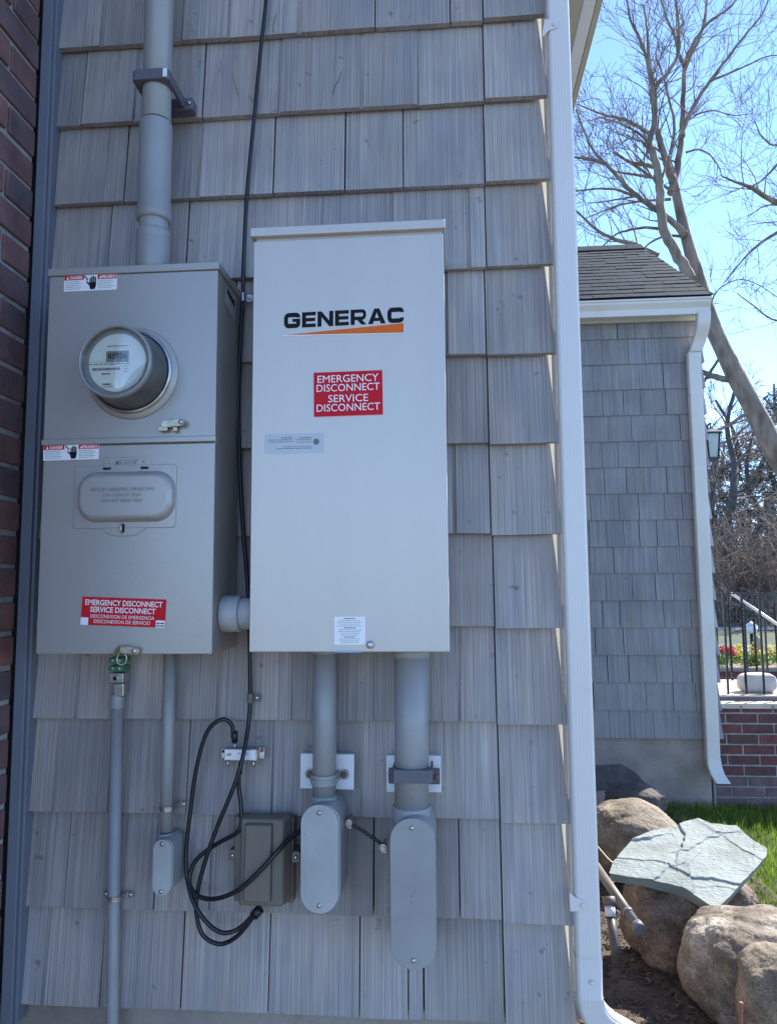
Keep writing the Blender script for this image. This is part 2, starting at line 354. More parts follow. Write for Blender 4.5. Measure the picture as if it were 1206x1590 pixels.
# raw timber seen where the shingle courses end at the corner
cp = MB(); za_, zb_ = Z0-11*HR-.01, Z0+6*HR; cs = [(XC-.018, .016), (XC-.0045, .036), (XC-.0045, .0385), (XC-.018, .0385)]; cp.add([(x, y, za_) for x, y in cs]+[(x, y, zb_) for x, y in cs], [(0, 3, 2, 1), (4, 5, 6, 7), (0, 1, 5, 4), (1, 2, 6, 5), (2, 3, 7, 6), (3, 0, 4, 7)]); cp.build('corner_strip', M_CORNER, house)
ce = MB(); ce.box((XC-.018, .0388, za_), (XC+.0155, .0455, zb_)); ce.build('corner_shade_strip', M_TRIM, house)  # added strip closing the sky gap; its blue-grey stands in for shade
fd = MB(); fd.box((-.98, .03, -.3), (XC-.03, .25, Z0-11*HR+.0035)); fd.box((XC-.2, .251, -.3), (XC-.03, 3.6, Z0-11*HR+.0035)); fd.build('foundation', M_CONC, house)
# corner board beside the brick
tb = MB(); xa = at(68, 2, -.02).x; xb = at(86, 2, -.02).x
tb.box((xa, -.022, Z0-11*HR-.03), (xb-.004, .02, Z0+6*HR)); tb.box((xb-.004, -.015, Z0-11*HR-.0295), (xb+.003, .02, Z0+6*HR))
tb.build('corner_board', M_TRIM, house, bevel=.002)
# eave of the side wall: soffit, moulding whitened to look sunlit, fascia, roof
EZ = EYE+1.93
def xat(u, v, z): p = atz(u, v, z); return p.x
xs1, xs2 = xat(905, 2, EZ), xat(935, 2, EZ)
sf = MB(); sf.box((XC-.02, -.25, EZ), (xs1, 3.45, EZ+.012)); sf.build('soffit', M_SOFFIT, house)
mo = MB(); mo.box((xs1, -.26, EZ-.006), (xs1+(xs2-xs1)*.66, 3.45, EZ+.10)); mo.build('frieze', M_WHITE, house, bevel=.003)
fa = MB(); fa.box((xs1+(xs2-xs1)*.66+.001, -.265, EZ-.008), (xs2, 3.46, EZ+.16)); fa.build('fascia', M_SOFFIT, house, bevel=.003)
gw = MB(); gw.prism([(XC-.01, Z0+6*HR-.002), (-4.2, Z0+6*HR-.002), (-2, Z0+6*HR+1.1)], .0, .12); gw.build('gable_wall', M_SH, house)
rf = MB(); 
rf.hexa([(xs2+.02, -.3, EZ+.162), (xs2+.02, 3.46, EZ+.162), (-2, 3.46, EZ+1.45), (-2, -.3, EZ+1.45), (xs2+.02, -.3, EZ+.19), (xs2+.02, 3.46, EZ+.19), (-2, 3.46, EZ+1.48), (-2, -.3, EZ+1.48)])
rf.hexa([(-2, -.3, EZ+1.45), (-2, 3.46, EZ+1.45), (-4.6, 3.46, EZ+.0), (-4.6, -.3, EZ), (-2, -.3, EZ+1.48), (-2, 3.46, EZ+1.48), (-4.6, 3.46, EZ+.03), (-4.6, -.3, EZ+.03)])
rf.build('roof', M_ROOF, house)
# --- downspout: corrugated, on the side wall at the corner
def spout_section(w, d, ribs=5):
    """closed outline (x, y): front face fluted"""
    pts = []; n = 36; r = .007
    for i in range(n+1):
        t = i/n; x = -w/2+r+(w-2*r)*t; pts.append((x, -d/2-.0001*math.cos(t*2*math.pi*ribs)))
    pts += [(w/2-r*.3, -d/2+r*.3), (w/2, -d/2+r)]
    m = 14
    for i in range(m+1): pts.append((w/2-.0009*math.sin(i/m*2*math.pi*4), -d/2+r+(d-2*r)*i/m))
    pts += [(w/2-r*.3, d/2-r*.3), (w/2-r, d/2), (-w/2+r, d/2), (-w/2+r*.3, d/2-r*.3), (-w/2, d/2-r)]
    pts += [(-w/2, -d/2+r), (-w/2+r*.3, -d/2+r*.3)]
    return pts
def sweep(mb, sec, frames):
    """frames: (centre, xaxis, yaxis, scale)"""
    k = len(mb.v); n = len(sec)
    for c, ax, ay, s in frames:
        for x, y in sec: mb.v.append(Vector(c)+Vector(ax)*x*s+Vector(ay)*y*s)
    for i in range(len(frames)-1):
        for j in range(n): mb.f.append((k+i*n+j, k+i*n+(j+1) % n, k+(i+1)*n+(j+1) % n, k+(i+1)*n+j)); mb.sm.append(True)
SX0, SX1 = at(888, 1275, -.04).x, at(927.5, 1275, -.04).x; SXC = (SX0+SX1)/2; SW = SX1-SX0; SD = .044; SYC = -.018
sec = spout_section(SW, SD); zt = EZ-.002; zj = at(910, 1492, SYC-SD/2).z
mb = MB(); sweep(mb, sec, [((SXC, SYC, z), (1, 0, 0), (0, 1, 0), 1) for z in (zt, zt-.6, zt-1.2, zt-1.8, zj-.004)])
spout = mb.build('downspout', M_SPOUT, house, label='long pale grey corrugated downspout running down the house corner')
mb = MB(); zb = at(915, 1552, SYC-SD/2).z
fr = [((SXC, SYC, zj+.004), (1, 0, 0), (0, 1, 0), 1.035), ((SXC, SYC, zj-.002), (1, 0, 0), (0, 1, 0), 1.045), ((SXC, SYC, zb), (1, 0, 0), (0, 1, 0), 1.0)]
cx, cz, R_ = SXC+.065, zb, .065
for i in range(1, 15):
    a = math.radians(62*i/14); c = (cx-R_*math.cos(a), SYC, cz-R_*math.sin(a)); ax = (math.cos(a), 0, math.sin(a))
    for q, s_ in ((-.4, 1.06), (.4, .985)):
        a2 = math.radians(62*(i+q*.5)/14); fr.append(((cx-R_*math.cos(a2), SYC, cz-R_*math.sin(a2)), (math.cos(a2), 0, math.sin(a2)), (0, 1, 0), s_))
a = math.radians(62); t = Vector((math.sin(a), 0, -math.cos(a)))
c = Vector(fr[-1][0])
for L_, s_ in ((.01, 1.0), (.16, .99), (.162, 1.05), (1.1, 1.05)): fr.append((c+t*L_*.55, fr[-1][1], (0, 1, 0), s_))
sweep(mb, sec, fr); mb.build('elbow', M_SPOUT, spout)
def strap(v, flip):
    z = at(870, v, SYC-SD/2).z; s = MB(); yf = SYC-SD/2-.0025; y0 = XC+.0
    h = .019
    if not flip: pl = [(SX0-.006, z+.016), (SX0+.004, z+.016)]+[(SX0+.0135+.0085*math.cos(math.radians(a_)), z+.003+.0085*math.sin(math.radians(a_))) for a_ in range(80, -91, -20)]+[(SX0+.002, z-.009), (SX0-.011, z-.022), (SX0-.011, z-.01)]
    else: pl = [(SX0-.010, z+.021), (SX0+.002, z+.012)]+[(SX0+.0135+.0085*math.cos(math.radians(a_)), z-.001+.0085*math.sin(math.radians(a_))) for a_ in range(80, -91, -20)]+[(SX0-.004, z-.0125), (SX0-.009, z-.0125)]
    s.prism(pl, yf, yf+.0015); s.build('strap', M_SPOUT, spout, bevel=.0006)
    screw((SX0+.0135, yf, z+(.003 if not flip else -.001)), .0045, M_SPOUT, spout)
strap(41, 0); strap(1403, 1)
screw((SXC+.002, SYC-SD/2-.003, at(912, 1507, 0).z), .004, M_SPOUT, spout)
# dried creeper tendrils stuck to the siding
for pts in ([(342, 92), (344, 103), (338, 113)], [(361, 115), (364, 128), (369, 146)], [(530, 110), (525, 126), (519, 134), (517, 146)], [(386, 30), (391, 34), (393, 33)], [(429, 20), (425, 34), (424, 48), (427, 50)], [(386, 148), (390, 152), (393, 158)], [(462, 128), (468, 133)], [(552, 173), (540, 180), (534, 186)]):
    mb = MB(); mb.tube(sm([at(u, v, -.001) for u, v in pts], 4), [.0008]*(len(sm([Vector()]*len(pts), 4))), 5); mb.build('dried_tendril', M_TWIG, house)
# ================================================================== BRICK RETURN ON THE LEFT
bw = thing('brick_wall', (xa-.1, -.4, 0), 'dark red brick wall meeting the shingles at a right angle on the far left', 'wall')
random.seed(3); BX = xa-.003; bm = MB(); zc = 0
c0 = EYE+at(0, 0, 0).z*0
k = 0; z = .01
while z < 4.3:
    y = -.024 - (0 if k % 2 else .10); first = True; ys = [-.024]
    yy = -.024-(.092 if k % 2 else .203); 
    while yy > -.85: ys.append(yy); yy -= .213
    ys.append(-.9)
    for i in range(len(ys)-1):
        y1 = ys[i]-(.0 if i == 0 else .010); y0 = ys[i+1]
        if y1-y0 < .01: continue
        j = random.uniform(-.002, .002); jz = random.uniform(-.001, .001)
        bm.box((BX-.09, y0, z+jz), (BX+j, y1, z+.0575+jz))
    z += .0677; k += 1
bm.build('brickwork', M_BRICK, bw, bevel=.004, seg=2)
mm = MB(); mm.box((BX-.3, -.895, 0), (BX-.006, -.023, 4.3)); mm.build('mortar', M_MORTAR, bw)
# ================================================================== METER BOX (left)
YF = -.157
def P(u, v, Y): p = at(u, v, Y); return p.x, p.z
mx0, mx1 = -.7605, -.4257; mz0, mz1 = EYE-.120, EYE+.6125
meter = thing('meter_box', ((mx0+mx1)/2, -.08, mz0), 'grey steel meter box with round glass meter, left of the pale switch box', 'meter box')
b = MB(); b.box((mx0+.004, YF+.006, mz0), (mx1-.002, -.004, mz1-.01)); b.build('body', M_BOX, meter, bevel=.003)
b = MB(); b.box((mx0-.002, YF-.004, mz1-.013), (mx1+.002, -.003, mz1+.002)); b.build('top_cap', M_BOX, meter, bevel=.002)
zs = P(200, 688, YF)[1]
b = MB(); b.box((mx0+.001, YF-.001, zs), (mx1-.001, YF+.0055, mz1-.0135)); b.box((mx0-.001, YF-.0045, zs-.001), (mx1+.001, YF-.0005, zs+.010)); b.build('upper_cover', M_BOX, meter, bevel=.0018)
b = MB(); b.box((mx0+.002, YF+.0005, mz0-.001), (mx1-.0015, YF+.0056, zs-.0025)); b.build('lower_cover', M_BOX, meter, bevel=.0018)
# meter
cx, cz = P(207, 580, YF); ax = (0, -1, 0)
b = MB(); b.lathe((cx, YF, cz), ax, [(.0895, 0), (.0875, .004), (.082, .006), (.080, .006), (.079, .008), (.070, .008)], 72); b.build('meter_collar', M_BOX, meter)
b = MB(); b.lathe((cx, YF-.008, cz), ax, [(.078, 0), (.0795, .003), (.0795, .006), (.0765, .008), (.072, .008)], 72); b.build('meter_ring', M_STEEL, meter)
b = MB(); b.lathe((cx, YF-.010, cz), ax, [(.0742, 0), (.0742, .006), (.070, .024), (.0665, .066)], 72, caps=False); gl0 = b.build('meter_barrel', pm('smoked_meter_shell', (.075, .075, .07), .3, 0, var=.3, scale=18, coat=.15), meter)
b = MB(); b.lathe((cx, YF-.0125, cz), ax, [(.0715, -.002), (.0755, .0), (.0758, .0045), (.072, .006)], 72, caps=False); b.build('barrel_gap_shade', M_DARK, meter)  # dark ring coloured in for the shaded gap at the barrel base
yf = YF-.078
b = MB(); b.lathe((cx, yf+.004, cz), ax, [(.0668, -.004), (.0675, .002), (.0665, .006), (.0645, .0075), (.0630, .006), (.0620, .001)], 72, caps=False); b.build('meter_bezel', pm('bezel_plastic', (.24, .235, .21), .2, 0, var=.1, coat=.5), meter)
b = MB(); b.lathe((cx, yf+.012, cz), ax, [(.0640, -.002), (.0625, 0)], 72); b.build('bezel_inner_ring', pm('inner_grey', (.36, .36, .34), .4), meter)  # plain grey ring between bezel and face, its own colour
fy = yf+.0095
b = MB(); b.lathe((cx+.001, fy+.001, cz-.0), ax, [(.0535, -.001), (.0535, .001)], 72); face = b.build('meter_face', M_FACE, meter)
# grey corner wedge of the face
pl = []; x0, z0 = cx+.001, cz
for i in range(13): a = math.radians(-3-(92-14)*i/12); pl.append((x0+.0533*math.cos(a), z0+.0533*math.sin(a)))
e0, e1 = pl[-1], pl[0]; mid = ((e0[0]+e1[0])/2-.007, (e0[1]+e1[1])/2+.009)
for i in range(1, 10):
    t = i/10; pl.append(((1-t)**2*e0[0]+2*t*(1-t)*mid[0]+t*t*e1[0], (1-t)**2*e0[1]+2*t*(1-t)*mid[1]+t*t*e1[1]))
b = MB(); b.prism(pl, fy-.0022, fy-.0005); b.build('face_window', M_FACE2, face)
def FX(u, v): return P(u, v, fy)
a_ = FX(166, 546); b_ = FX(200, 561.5)
b = MB(); b.prism([(a_[0], b_[1]), (b_[0], b_[1]), (b_[0], a_[1]), (a_[0], a_[1])], fy-.0015, fy-.0005); b.build('display', M_LCD, face)
b = MB(); text_mb(b, '85926', (a_[0]+b_[0])/2, (a_[1]+b_[1])/2+.001, fy-.0018, (b_[0]-a_[0])*.84, .0105, .02, 0); b.build('display_digits', M_INK, face)
b = MB()
def bars(mb, x0, x1, z, h, y, words=5, rs=None):
    x = x0
    L_ = (x1-x0)
    while x < x1-L_*.02:
        w = L_*random.uniform(.5, 1.4)/words; e = min(x+w, x1); mb.flat([(x, z-h/2), (e, z-h/2), (e, z+h/2), (x, z+h/2)], y); x = e+L_*.025
yl = fy-.0012
x0_, _ = FX(168, 537); x1_, zz = FX(198, 537); bars(b, x0_, x1_, zz, .0012, yl, 1)
for (u0, u1, v, hh, wd) in ((137, 200, 563, .0004, 1), (138, 202, 566.5, .0013, 9), (158, 172, 581, .002, 2), (160, 173, 597, .0026, 1), (158, 178, 601, .0008, 3), (193, 200, 569, .0008, 1), (193, 200, 573, .0008, 1), (193, 200, 577, .0008, 1)):
    x0_, zz = FX(u0, v); x1_ = FX(u1, v)[0]; bars(b, x0_, x1_, zz, hh, yl, wd)
x0_, zz = FX(144, 574); x1_ = FX(187, 574)[0]; x = x0_
while x < x1_: w = random.choice((.0005, .0009, .0013)); b.flat([(x, zz-.0022), (x+w, zz-.0022), (x+w, zz+.0022), (x, zz+.0022)], yl); x += w+random.choice((.0005, .0008))
b.build('face_print', M_INKG, face)
b = MB(); b.lathe((cx, yf, cz), ax, [(.0628, .0002), (.05, .0022), (.03, .0032), (.00001, .0038)], 60); b.build('meter_glass', M_GLASS, meter)
# latch beside the meter
b = MB(); lx, lz = P(268, 660, YF-.004); 
b.prism(rot2(rrect(lx-.018, lz-.006, lx+.027, lz+.008, .0065), (lx, lz), 4), YF-.016, YF-.009)
b.prism(rot2(rrect(lx-.024, lz-.012, lx-.006, lz-.002, .003), (lx, lz), 4), YF-.014, YF-.001)
b.prism([(lx+.004, lz-.014), (lx+.012, lz-.014), (lx+.012, lz-.005), (lx+.004, lz-.005)], YF-.013, YF-.001)
b.prism(rrect(lx-.01, lz-.003, lx+.02, lz+.004, .003), YF-.010, YF+.001)
la = b.build('latch', M_BRASSY, meter, bevel=.001)
screw((lx+.0205, YF-.0165, lz+.0025), .0048, M_STEEL, la, name='rivet')
# breaker flap
def poly_px(pts, Y): return [P(u, v, Y) for u, v in pts]
y1 = YF+.0005
A = P(118, 724, YF); B = P(273, 819, YF)
tab = P(193, 832, YF)
plate = rrect(A[0], B[1], B[0], A[1], .006, 4)
b = MB(); b.prism(plate, y1-.0022, y1)
xm = (A[0]+B[0])/2-.001
b.prism([(xm-.045, B[1]+.0005), (xm-.036, B[1]-.006), (xm-.026, tab[1]+.002), (xm-.012, tab[1]-.0005), (xm+.012, tab[1]-.0005), (xm+.026, tab[1]+.002), (xm+.036, B[1]-.006), (xm+.045, B[1]+.0005)], y1-.0024, y1)
flap = b.build('breaker_flap', M_BOX, meter, bevel=.0012)
b = MB(); A2 = P(121, 733, YF-.008); B2 = P(270, 809, YF-.008)
hx, hz = (B2[0]-A2[0])/2, (A2[1]-B2[1])/2; mcx, mcz = (A2[0]+B2[0])/2, (A2[1]+B2[1])/2
rings = []
for (ins, dy) in ((0, 0), (.001, .004), (.005, .011), (.0085, .0135), (.012, .0142)):
    rings.append([(x, y1-.0022-dy, z) for x, z in rrect(mcx-hx+ins, mcz-hz+ins, mcx+hx-ins, mcz+hz-ins, hz*.78-ins, 10)])
n = len(rings[0]); k = len(b.v); 
for r_ in rings: b.v += [Vector(p) for p in r_]
for i in range(len(rings)-1):
    for j in range(n): b.f.append((k+i*n+j, k+i*n+(j+1) % n, k+(i+1)*n+(j+1) % n, k+(i+1)*n+j)); b.sm.append(True)
b.f.append(tuple(k+(len(rings)-1)*n+j for j in range(n))); b.sm.append(False)
b.build('raised_panel', M_BOX, flap)
b = MB(); ye = y1-.0022-.0140
for i, (t, w) in enumerate((('CIRCUIT BREAKERS UNDER FLAP', .122), ('NO FUSES IN BOX', .072), ('DO NOT BREAK SEAL', .078))):
    text_mb(b, t, mcx-.002, mcz+.0125-.0105*i, ye, w, .0066, .006, 0, .0022)
b.build('embossed_lettering', M_BOXL if False else M_BOX, flap)
b = MB(); a1 = P(163, 711, YF); a2 = P(234, 724, YF); b.prism(rrect(a1[0], a2[1]-.001, a2[0], a1[1], .002, 3), y1-.0018, y1); hp = b.build('hinge_plate', M_BOX, meter, bevel=.0008)
b = MB(); text_mb(b, 'MILBANK', (a1[0]+a2[0])/2, (a1[1]+a2[1])/2, y1-.0018, .044, .0090, .01, 0, .002); b.build('embossed_lettering', M_BOX, hp)
for s_ in (-1, 1):
    screw(((a1[0]+a2[0])/2+s_*.033, y1-.002, (a1[1]+a2[1])/2), .0028, M_STEEL, hp, name='rivet')
    b = MB(); x_ = (a1[0]+a2[0])/2+s_*.036-.002; b.tube([(x_-.007, y1-.003, a2[1]-.003), (x_+.007, y1-.003, a2[1]-.003)], .0022, 8); b.build('hinge_pin', M_DARK, hp)
b = MB(); x_, z_ = P(192, 820, YF); b.prism(rrect(x_-.003, z_-.0085, x_+.003, z_+.008, .0028), y1-.004, y1-.0026); b.build('padlock_slot', M_DARK, flap)
b = MB(); b.tube([(x_-.001, y1-.004, z_+.007), (x_-.001, y1-.009, z_+.003), (x_-.001, y1-.009, z_-.006), (x_-.001, y1-.004, z_-.009)], .0018, 8); b.build('seal_loop', M_STEEL, flap)
# hasp on the bottom edge
b = MB(); hx_, hz_ = P(200, 1010, YF)
b.prism(rot2(rrect(hx_-.012, hz_-.005, hx_+.024, hz_+.008, .006), (hx_, hz_), -6), YF-.012, YF-.006)
b.tube(sm([(hx_-.026, YF-.006, hz_-.008), (hx_-.014, YF-.010, hz_+.006), (hx_+.002, YF-.010, hz_+.007)], 5), .0026, 8)
hs = b.build('hasp', M_BRASSY, meter, bevel=.0008)
screw((hx_+.016, YF-.0125, hz_), .005, M_STEEL, hs, name='rivet')
b = MB(); b.tube([(hx_-.008+.009*math.cos(a), YF-.010, hz_-.014+.011*math.sin(a)) for a in [i*2*math.pi/16 for i in range(17)]], .0018, 7, cap=False); b.build('seal_ring', M_BRASSY, hs)
# slotted sticker on the right side
b = MB(); sx = mx1-.0015
def side(u, v):            # point on the plane x = sx
    d = ray(u, v); t = (sx-CP.x)/d.x; p = CP+d*t; return (p.y, p.z)
b2 = [side(349, 440), (side(366, 472)[0], side(366, 472)[1]), side(364, 500), side(348, 470)]
b.add([(sx+.0006, y, z) for y, z in b2], [(0, 1, 2, 3), (3, 2, 1, 0)][:1]); b.build('side_label', M_NOTE, meter)
b3 = [side(352, 447), side(364, 469), side(363, 478), side(352, 455)]
b = MB(); b.add([(sx+.0012, y, z) for y, z in b3], [(0, 1, 2, 3)]); b.build('side_slot', M_DARK, meter)

def danger(parent, u0, v0, u1, v1, deg):
    A = P(u0, v0, YF); B = P(u1, v1, YF); y = YF-.0016; c = ((A[0]+B[0])/2, (A[1]+B[1])/2); w = B[0]-A[0]; h = A[1]-B[1]; x0 = A[0]; z1 = A[1]; z0 = B[1]
    R = lambda pl: rot2(pl, c, deg)
    q = MB(); q.prism(R(rrect(x0, z0, x0+w, z1, .002, 3)), y, y+.0012); st = q.build('danger_sticker', M_LABEL, parent)
    for a, e in ((0, .385), (.63, 1)): q = MB(); q.flat(R([(x0+w*a+.0006, z1-h*.30), (x0+w*e-.0006, z1-h*.30), (x0+w*e-.0006, z1-.0004), (x0+w*a+.0006, z1-.0004)]), y-.0003); q.build('red_band', M_RED, st)
    q = MB()
    text_mb(q, 'DANGER', x0+w*.235, z1-h*.155, y-.0006, w*.24, h*.19, .03, deg, 0, c)
    q.flat(R([(x0+w*.045, z1-h*.25), (x0+w*.095, z1-h*.25), (x0+w*.07, z1-h*.06)]), y-.0006); q.build('band_lettering', M_LABEL, st); q = MB()
    text_mb(q, 'PELIGRO', x0+w*.845, z1-h*.155, y-.0006, w*.26, h*.19, .03, deg, 0, c)
    for a in (.665,): q.flat(R([(x0+w*a, z1-h*.25), (x0+w*(a+.05), z1-h*.25), (x0+w*(a+.025), z1-h*.06)]), y-.0006)
    q.build('band_lettering', M_LABEL, st)
    q = MB(); random.seed(5)
    def Rb(xa_, xb_, z_, t_):
        x = xa_
        while x < xb_-.001:
            e = min(x+random.uniform(.003, .009), xb_); q.flat(R([(x, z_-t_), (e, z_-t_), (e, z_+t_), (x, z_+t_)]), y-.0003); x = e+.0007
    for i in range(5):
        zz = z1-h*(.40+.115*i); Rb(x0+w*.03, x0+w*(.33 if i % 2 else .30), zz, .00042)
    q.build('small_print', M_INKG, st); q = MB()
    for i in range(5): Rb(x0+w*.645, x0+w*(.94 if i % 2 else .90), z1-h*(.40+.115*i), .00042)
    q.build('small_print', M_INKG, st)
    # shock-hazard pictogram: hand and bolt
    q = MB(); hx0 = x0+w*.545; hz0 = z0+h*.08; s = h*.95
    F = lambda pts: R([(hx0+a*s, hz0+b_*s) for a, b_ in pts])
    q.flat(F([(-.16, 0), (.14, 0), (.22, .2), (.24, .48), (-.22, .48), (-.24, .3)]), y-.0003)
    for i, (fx, fh) in enumerate(((-.17, .30), (-.055, .42), (.06, .44), (.175, .36))):
        q.flat(F([(fx-.045, .485), (fx+.045, .485), (fx+.045, .48+fh*.85), (fx, .48+fh), (fx-.045, .48+fh*.85)]), y-.0003)
    q.flat(F([(-.245, .28), (-.235, .45), (-.37, .52), (-.42, .45)]), y-.0003)
    q.flat(F([(-.62, .92), (-.55, .95), (-.30, .68), (-.36, .62)]), y-.0003); q.flat(F([(-.36, .615), (-.29, .675), (-.42, .50), (-.47, .52)]), y-.0003)
    q.build('hazard_pictogram', M_INK, st)
danger(meter, 101, 429, 182, 450, .2); danger(meter, 69, 692, 154, 713.5, .5)
# red emergency sticker
A = P(128, 929, YF); B = P(257, 972, YF); c = ((A[0]+B[0])/2, (A[1]+B[1])/2); w, h = B[0]-A[0], A[1]-B[1]; y = YF-.001
q = MB(); q.prism(rot2([(A[0], B[1]), (B[0], B[1]), (B[0], A[1]), (A[0], A[1])], c, -2.3), y, y+.001); st = q.build('emergency_sticker', M_RED, meter)
q = MB()
text_mb(q, 'EMERGENCY DISCONNECT', c[0], c[1]+h*.31, y-.0004, w*.92, h*.20, .018, -2.3, 0, c)
text_mb(q, 'SERVICE DISCONNECT', c[0]-.001, c[1]+h*.06, y-.0004, w*.78, h*.20, .018, -2.3, 0, c)
text_mb(q, 'DESCONEXION DE EMERGENCIA', c[0]-.001, c[1]-h*.18, y-.0004, w*.76, h*.125, .0, -2.3, 0, c)
text_mb(q, 'DESCONEXION DE SERVICIO', c[0]-.001, c[1]-h*.36, y-.0004, w*.67, h*.125, .0, -2.3, 0, c)
q.flat(rot2([(A[0]-.0004, B[1]-.0004), (A[0]+w*.09, B[1]-.0004), (A[0]+w*.09, B[1]+h*.26), (A[0]-.0004, B[1]+h*.26)], c, -2.3), y-.0004)
q.flat(rot2([(B[0]-w*.105, B[1]), (B[0], B[1]), (B[0], B[1]+h*.25), (B[0]-w*.105, B[1]+h*.25)], c, -2.3), y-.0004)
q.build('sticker_lettering', M_LABEL, st)
q = MB()
for i in range(2):
    for a, e in ((.0, .035), (.045, .085)): q.flat(rot2([(B[0]-w*(.095-a), B[1]+h*(.13-.09*i)), (B[0]-w*(.095-e), B[1]+h*(.13-.09*i)), (B[0]-w*(.095-e), B[1]+h*(.17-.09*i)), (B[0]-w*(.095-a), B[1]+h*(.17-.09*i))], c, -2.3), y-.0008)
q.build('small_print', M_INK, st)
# ================================================================== SWITCH BOX (right)
GF = -.176; gx0, gx1 = -.3535, .0005; gz0, gz1 = EYE-.1155, EYE+.655
sw_ = thing('transfer_switch_box', ((gx0+gx1)/2, -.09, gz0), 'tall pale grey switch cabinet with black and orange lettering, between meter box and downspout', 'electrical box')
b = MB(); b.box((gx0+.003, GF+.004, gz0+.002), (gx1-.003, -.006, gz1)); b.build('body', M_BOXL, sw_, bevel=.003)
b = MB(); b.box((gx0, GF-.001, gz0), (gx1, GF+.0035, gz1-.012)); b.build('door', M_BOXL, sw_, bevel=.0022)
b = MB(); b.box((gx0-.005, GF-.008, gz1-.006), (gx1+.003, -.005, gz1+.011)); b.build('top_cap', M_BOXL, sw_, bevel=.0018)
def stroke(pts, t, closed=False):
    out = []; pts = [p for i, p in enumerate(pts) if i == 0 or (abs(p[0]-pts[i-1][0])+abs(p[1]-pts[i-1][1])) > 1e-5]
    n = len(pts)
    for i, p in enumerate(pts):
        a = Vector(pts[max(i-1, 0)]); c_ = Vector(pts[min(i+1, n-1)]); p = Vector(p)
        d1 = (p-a).normalized() if i > 0 else (c_-p).normalized(); d2 = (c_-p).normalized() if i < n-1 else d1
        nn = Vector((-(d1+d2).y, (d1+d2).x)).normalized(); k_ = 1/max(.5, nn.dot(Vector((-d1.y, d1.x))))
        out.append((p+nn*t/2*k_, p-nn*t/2*k_))
    return [[out[i][0], out[i][1], out[i+1][1], out[i+1][0]] for i in range(n-1)]
def arc(cx, cy, r, a0, a1, n=6): return [(cx+r*math.cos(math.radians(a0+(a1-a0)*i/n)), cy+r*math.sin(math.radians(a0+(a1-a0)*i/n))) for i in range(n+1)]
def glyph(ch):
    t = .29; h = 1.; 
    if ch in 'CG':
        w = 1.18; x0, x1, y0, y1 = t/2, w-t/2, t/2, h-t/2; r = .2
        pts = [(x1, .68)]+arc(x1-r*.8, y1-r*.8, r*.8, 0, 90)+arc(x0+r, y1-r, r, 90, 180)+arc(x0+r, y0+r, r, 180, 270)
        pts += arc(x1-r*.8, y0+r*.8, r*.8, 270, 360)+([(x1, .33)] if ch == 'C' else [(x1, .40)])
        q = stroke(pts, t)
        if ch == 'G': q.append([(w*.52, .40), (w, .40), (w, .60), (w*.52, .60)])
        return w, q
    if ch == 'E': w = 1.0; return w, [[(0, 0), (t, 0), (t, 1), (0, 1)], [(t, .77), (w, .77), (w, 1), (t, 1)], [(t, .39), (w*.96, .39), (w*.96, .61), (t, .61)], [(t, 0), (w, 0), (w, .23), (t, .23)]]
    if ch == 'N': w = 1.14; return w, [[(0, 0), (t, 0), (t, 1), (0, 1)], [(w-t, 0), (w, 0), (w, 1), (w-t, 1)], [(t, 1), (t, .62), (w-t, 0), (w-t, .38)]]
    if ch == 'R':
        w = 1.12; r = .18; top = 1-.11; lo = .42
        q = [[(0, 0), (t, 0), (t, 1), (0, 1)]]+stroke([(t, top), (w-.12-r, top)]+arc(w-.12-r, top-r, r, 90, 0)+arc(w-.12-r, lo+r, r, 0, -90)+[(t, lo)], .22)
        q.append([(w*.42, .31), (w*.42+.34, .31), (w+.02, 0), (w-.34, 0)]); return w, q
    if ch == 'A':
        w = 1.26; m = w/2; fx = lambda yy: .34+(m-.34)*yy/.74
        return w, [[(0, 0), (.34, 0), (m, .74), (w*.36, 1)], [(w, 0), (w*.64, 1), (m, .74), (w-.34, 0)], [(w*.36, 1), (m, .74), (w*.64, 1)], [(fx(.18), .18), (w-fx(.18), .18), (w-fx(.38), .38), (fx(.38), .38)]]
ly = GF-.0016
A = P(441, 510, ly); B = P(627, 498, ly); H = .0288
glyphs = [glyph(c_) for c_ in 'GENERAC']; tot = sum(g_[0] for g_ in glyphs)+.13*6; LW = B[0]-A[0]
b = MB(); x = 0; sx_ = LW/tot
for w, qs in glyphs:
    for q_ in qs: b.flat([(A[0]+(x+px)*sx_, A[1]+py*H+(x+px)/tot*(.0035)) for px, py in q_], ly)
    x += w+.13
lg = b.build('lettering', M_INK, sw_)
t0 = P(440, 520.5, ly); t1 = P(627, 516.5, ly); t2 = P(627, 501.5, ly)
b = MB(); b.flat([t0, t1, t2], ly); b.build('orange_wedge', M_ORANGE, sw_)
b = MB(); b.flat([(t0[0]-.001, t0[1]-.0018), (t1[0]+.0012, t1[1]-.0014), (t2[0]+.0012, t2[1]), (t2[0], t2[1]), (t1[0], t1[1]), (t0[0], t0[1])], ly); b.build('wedge_outline', M_LABEL, sw_)
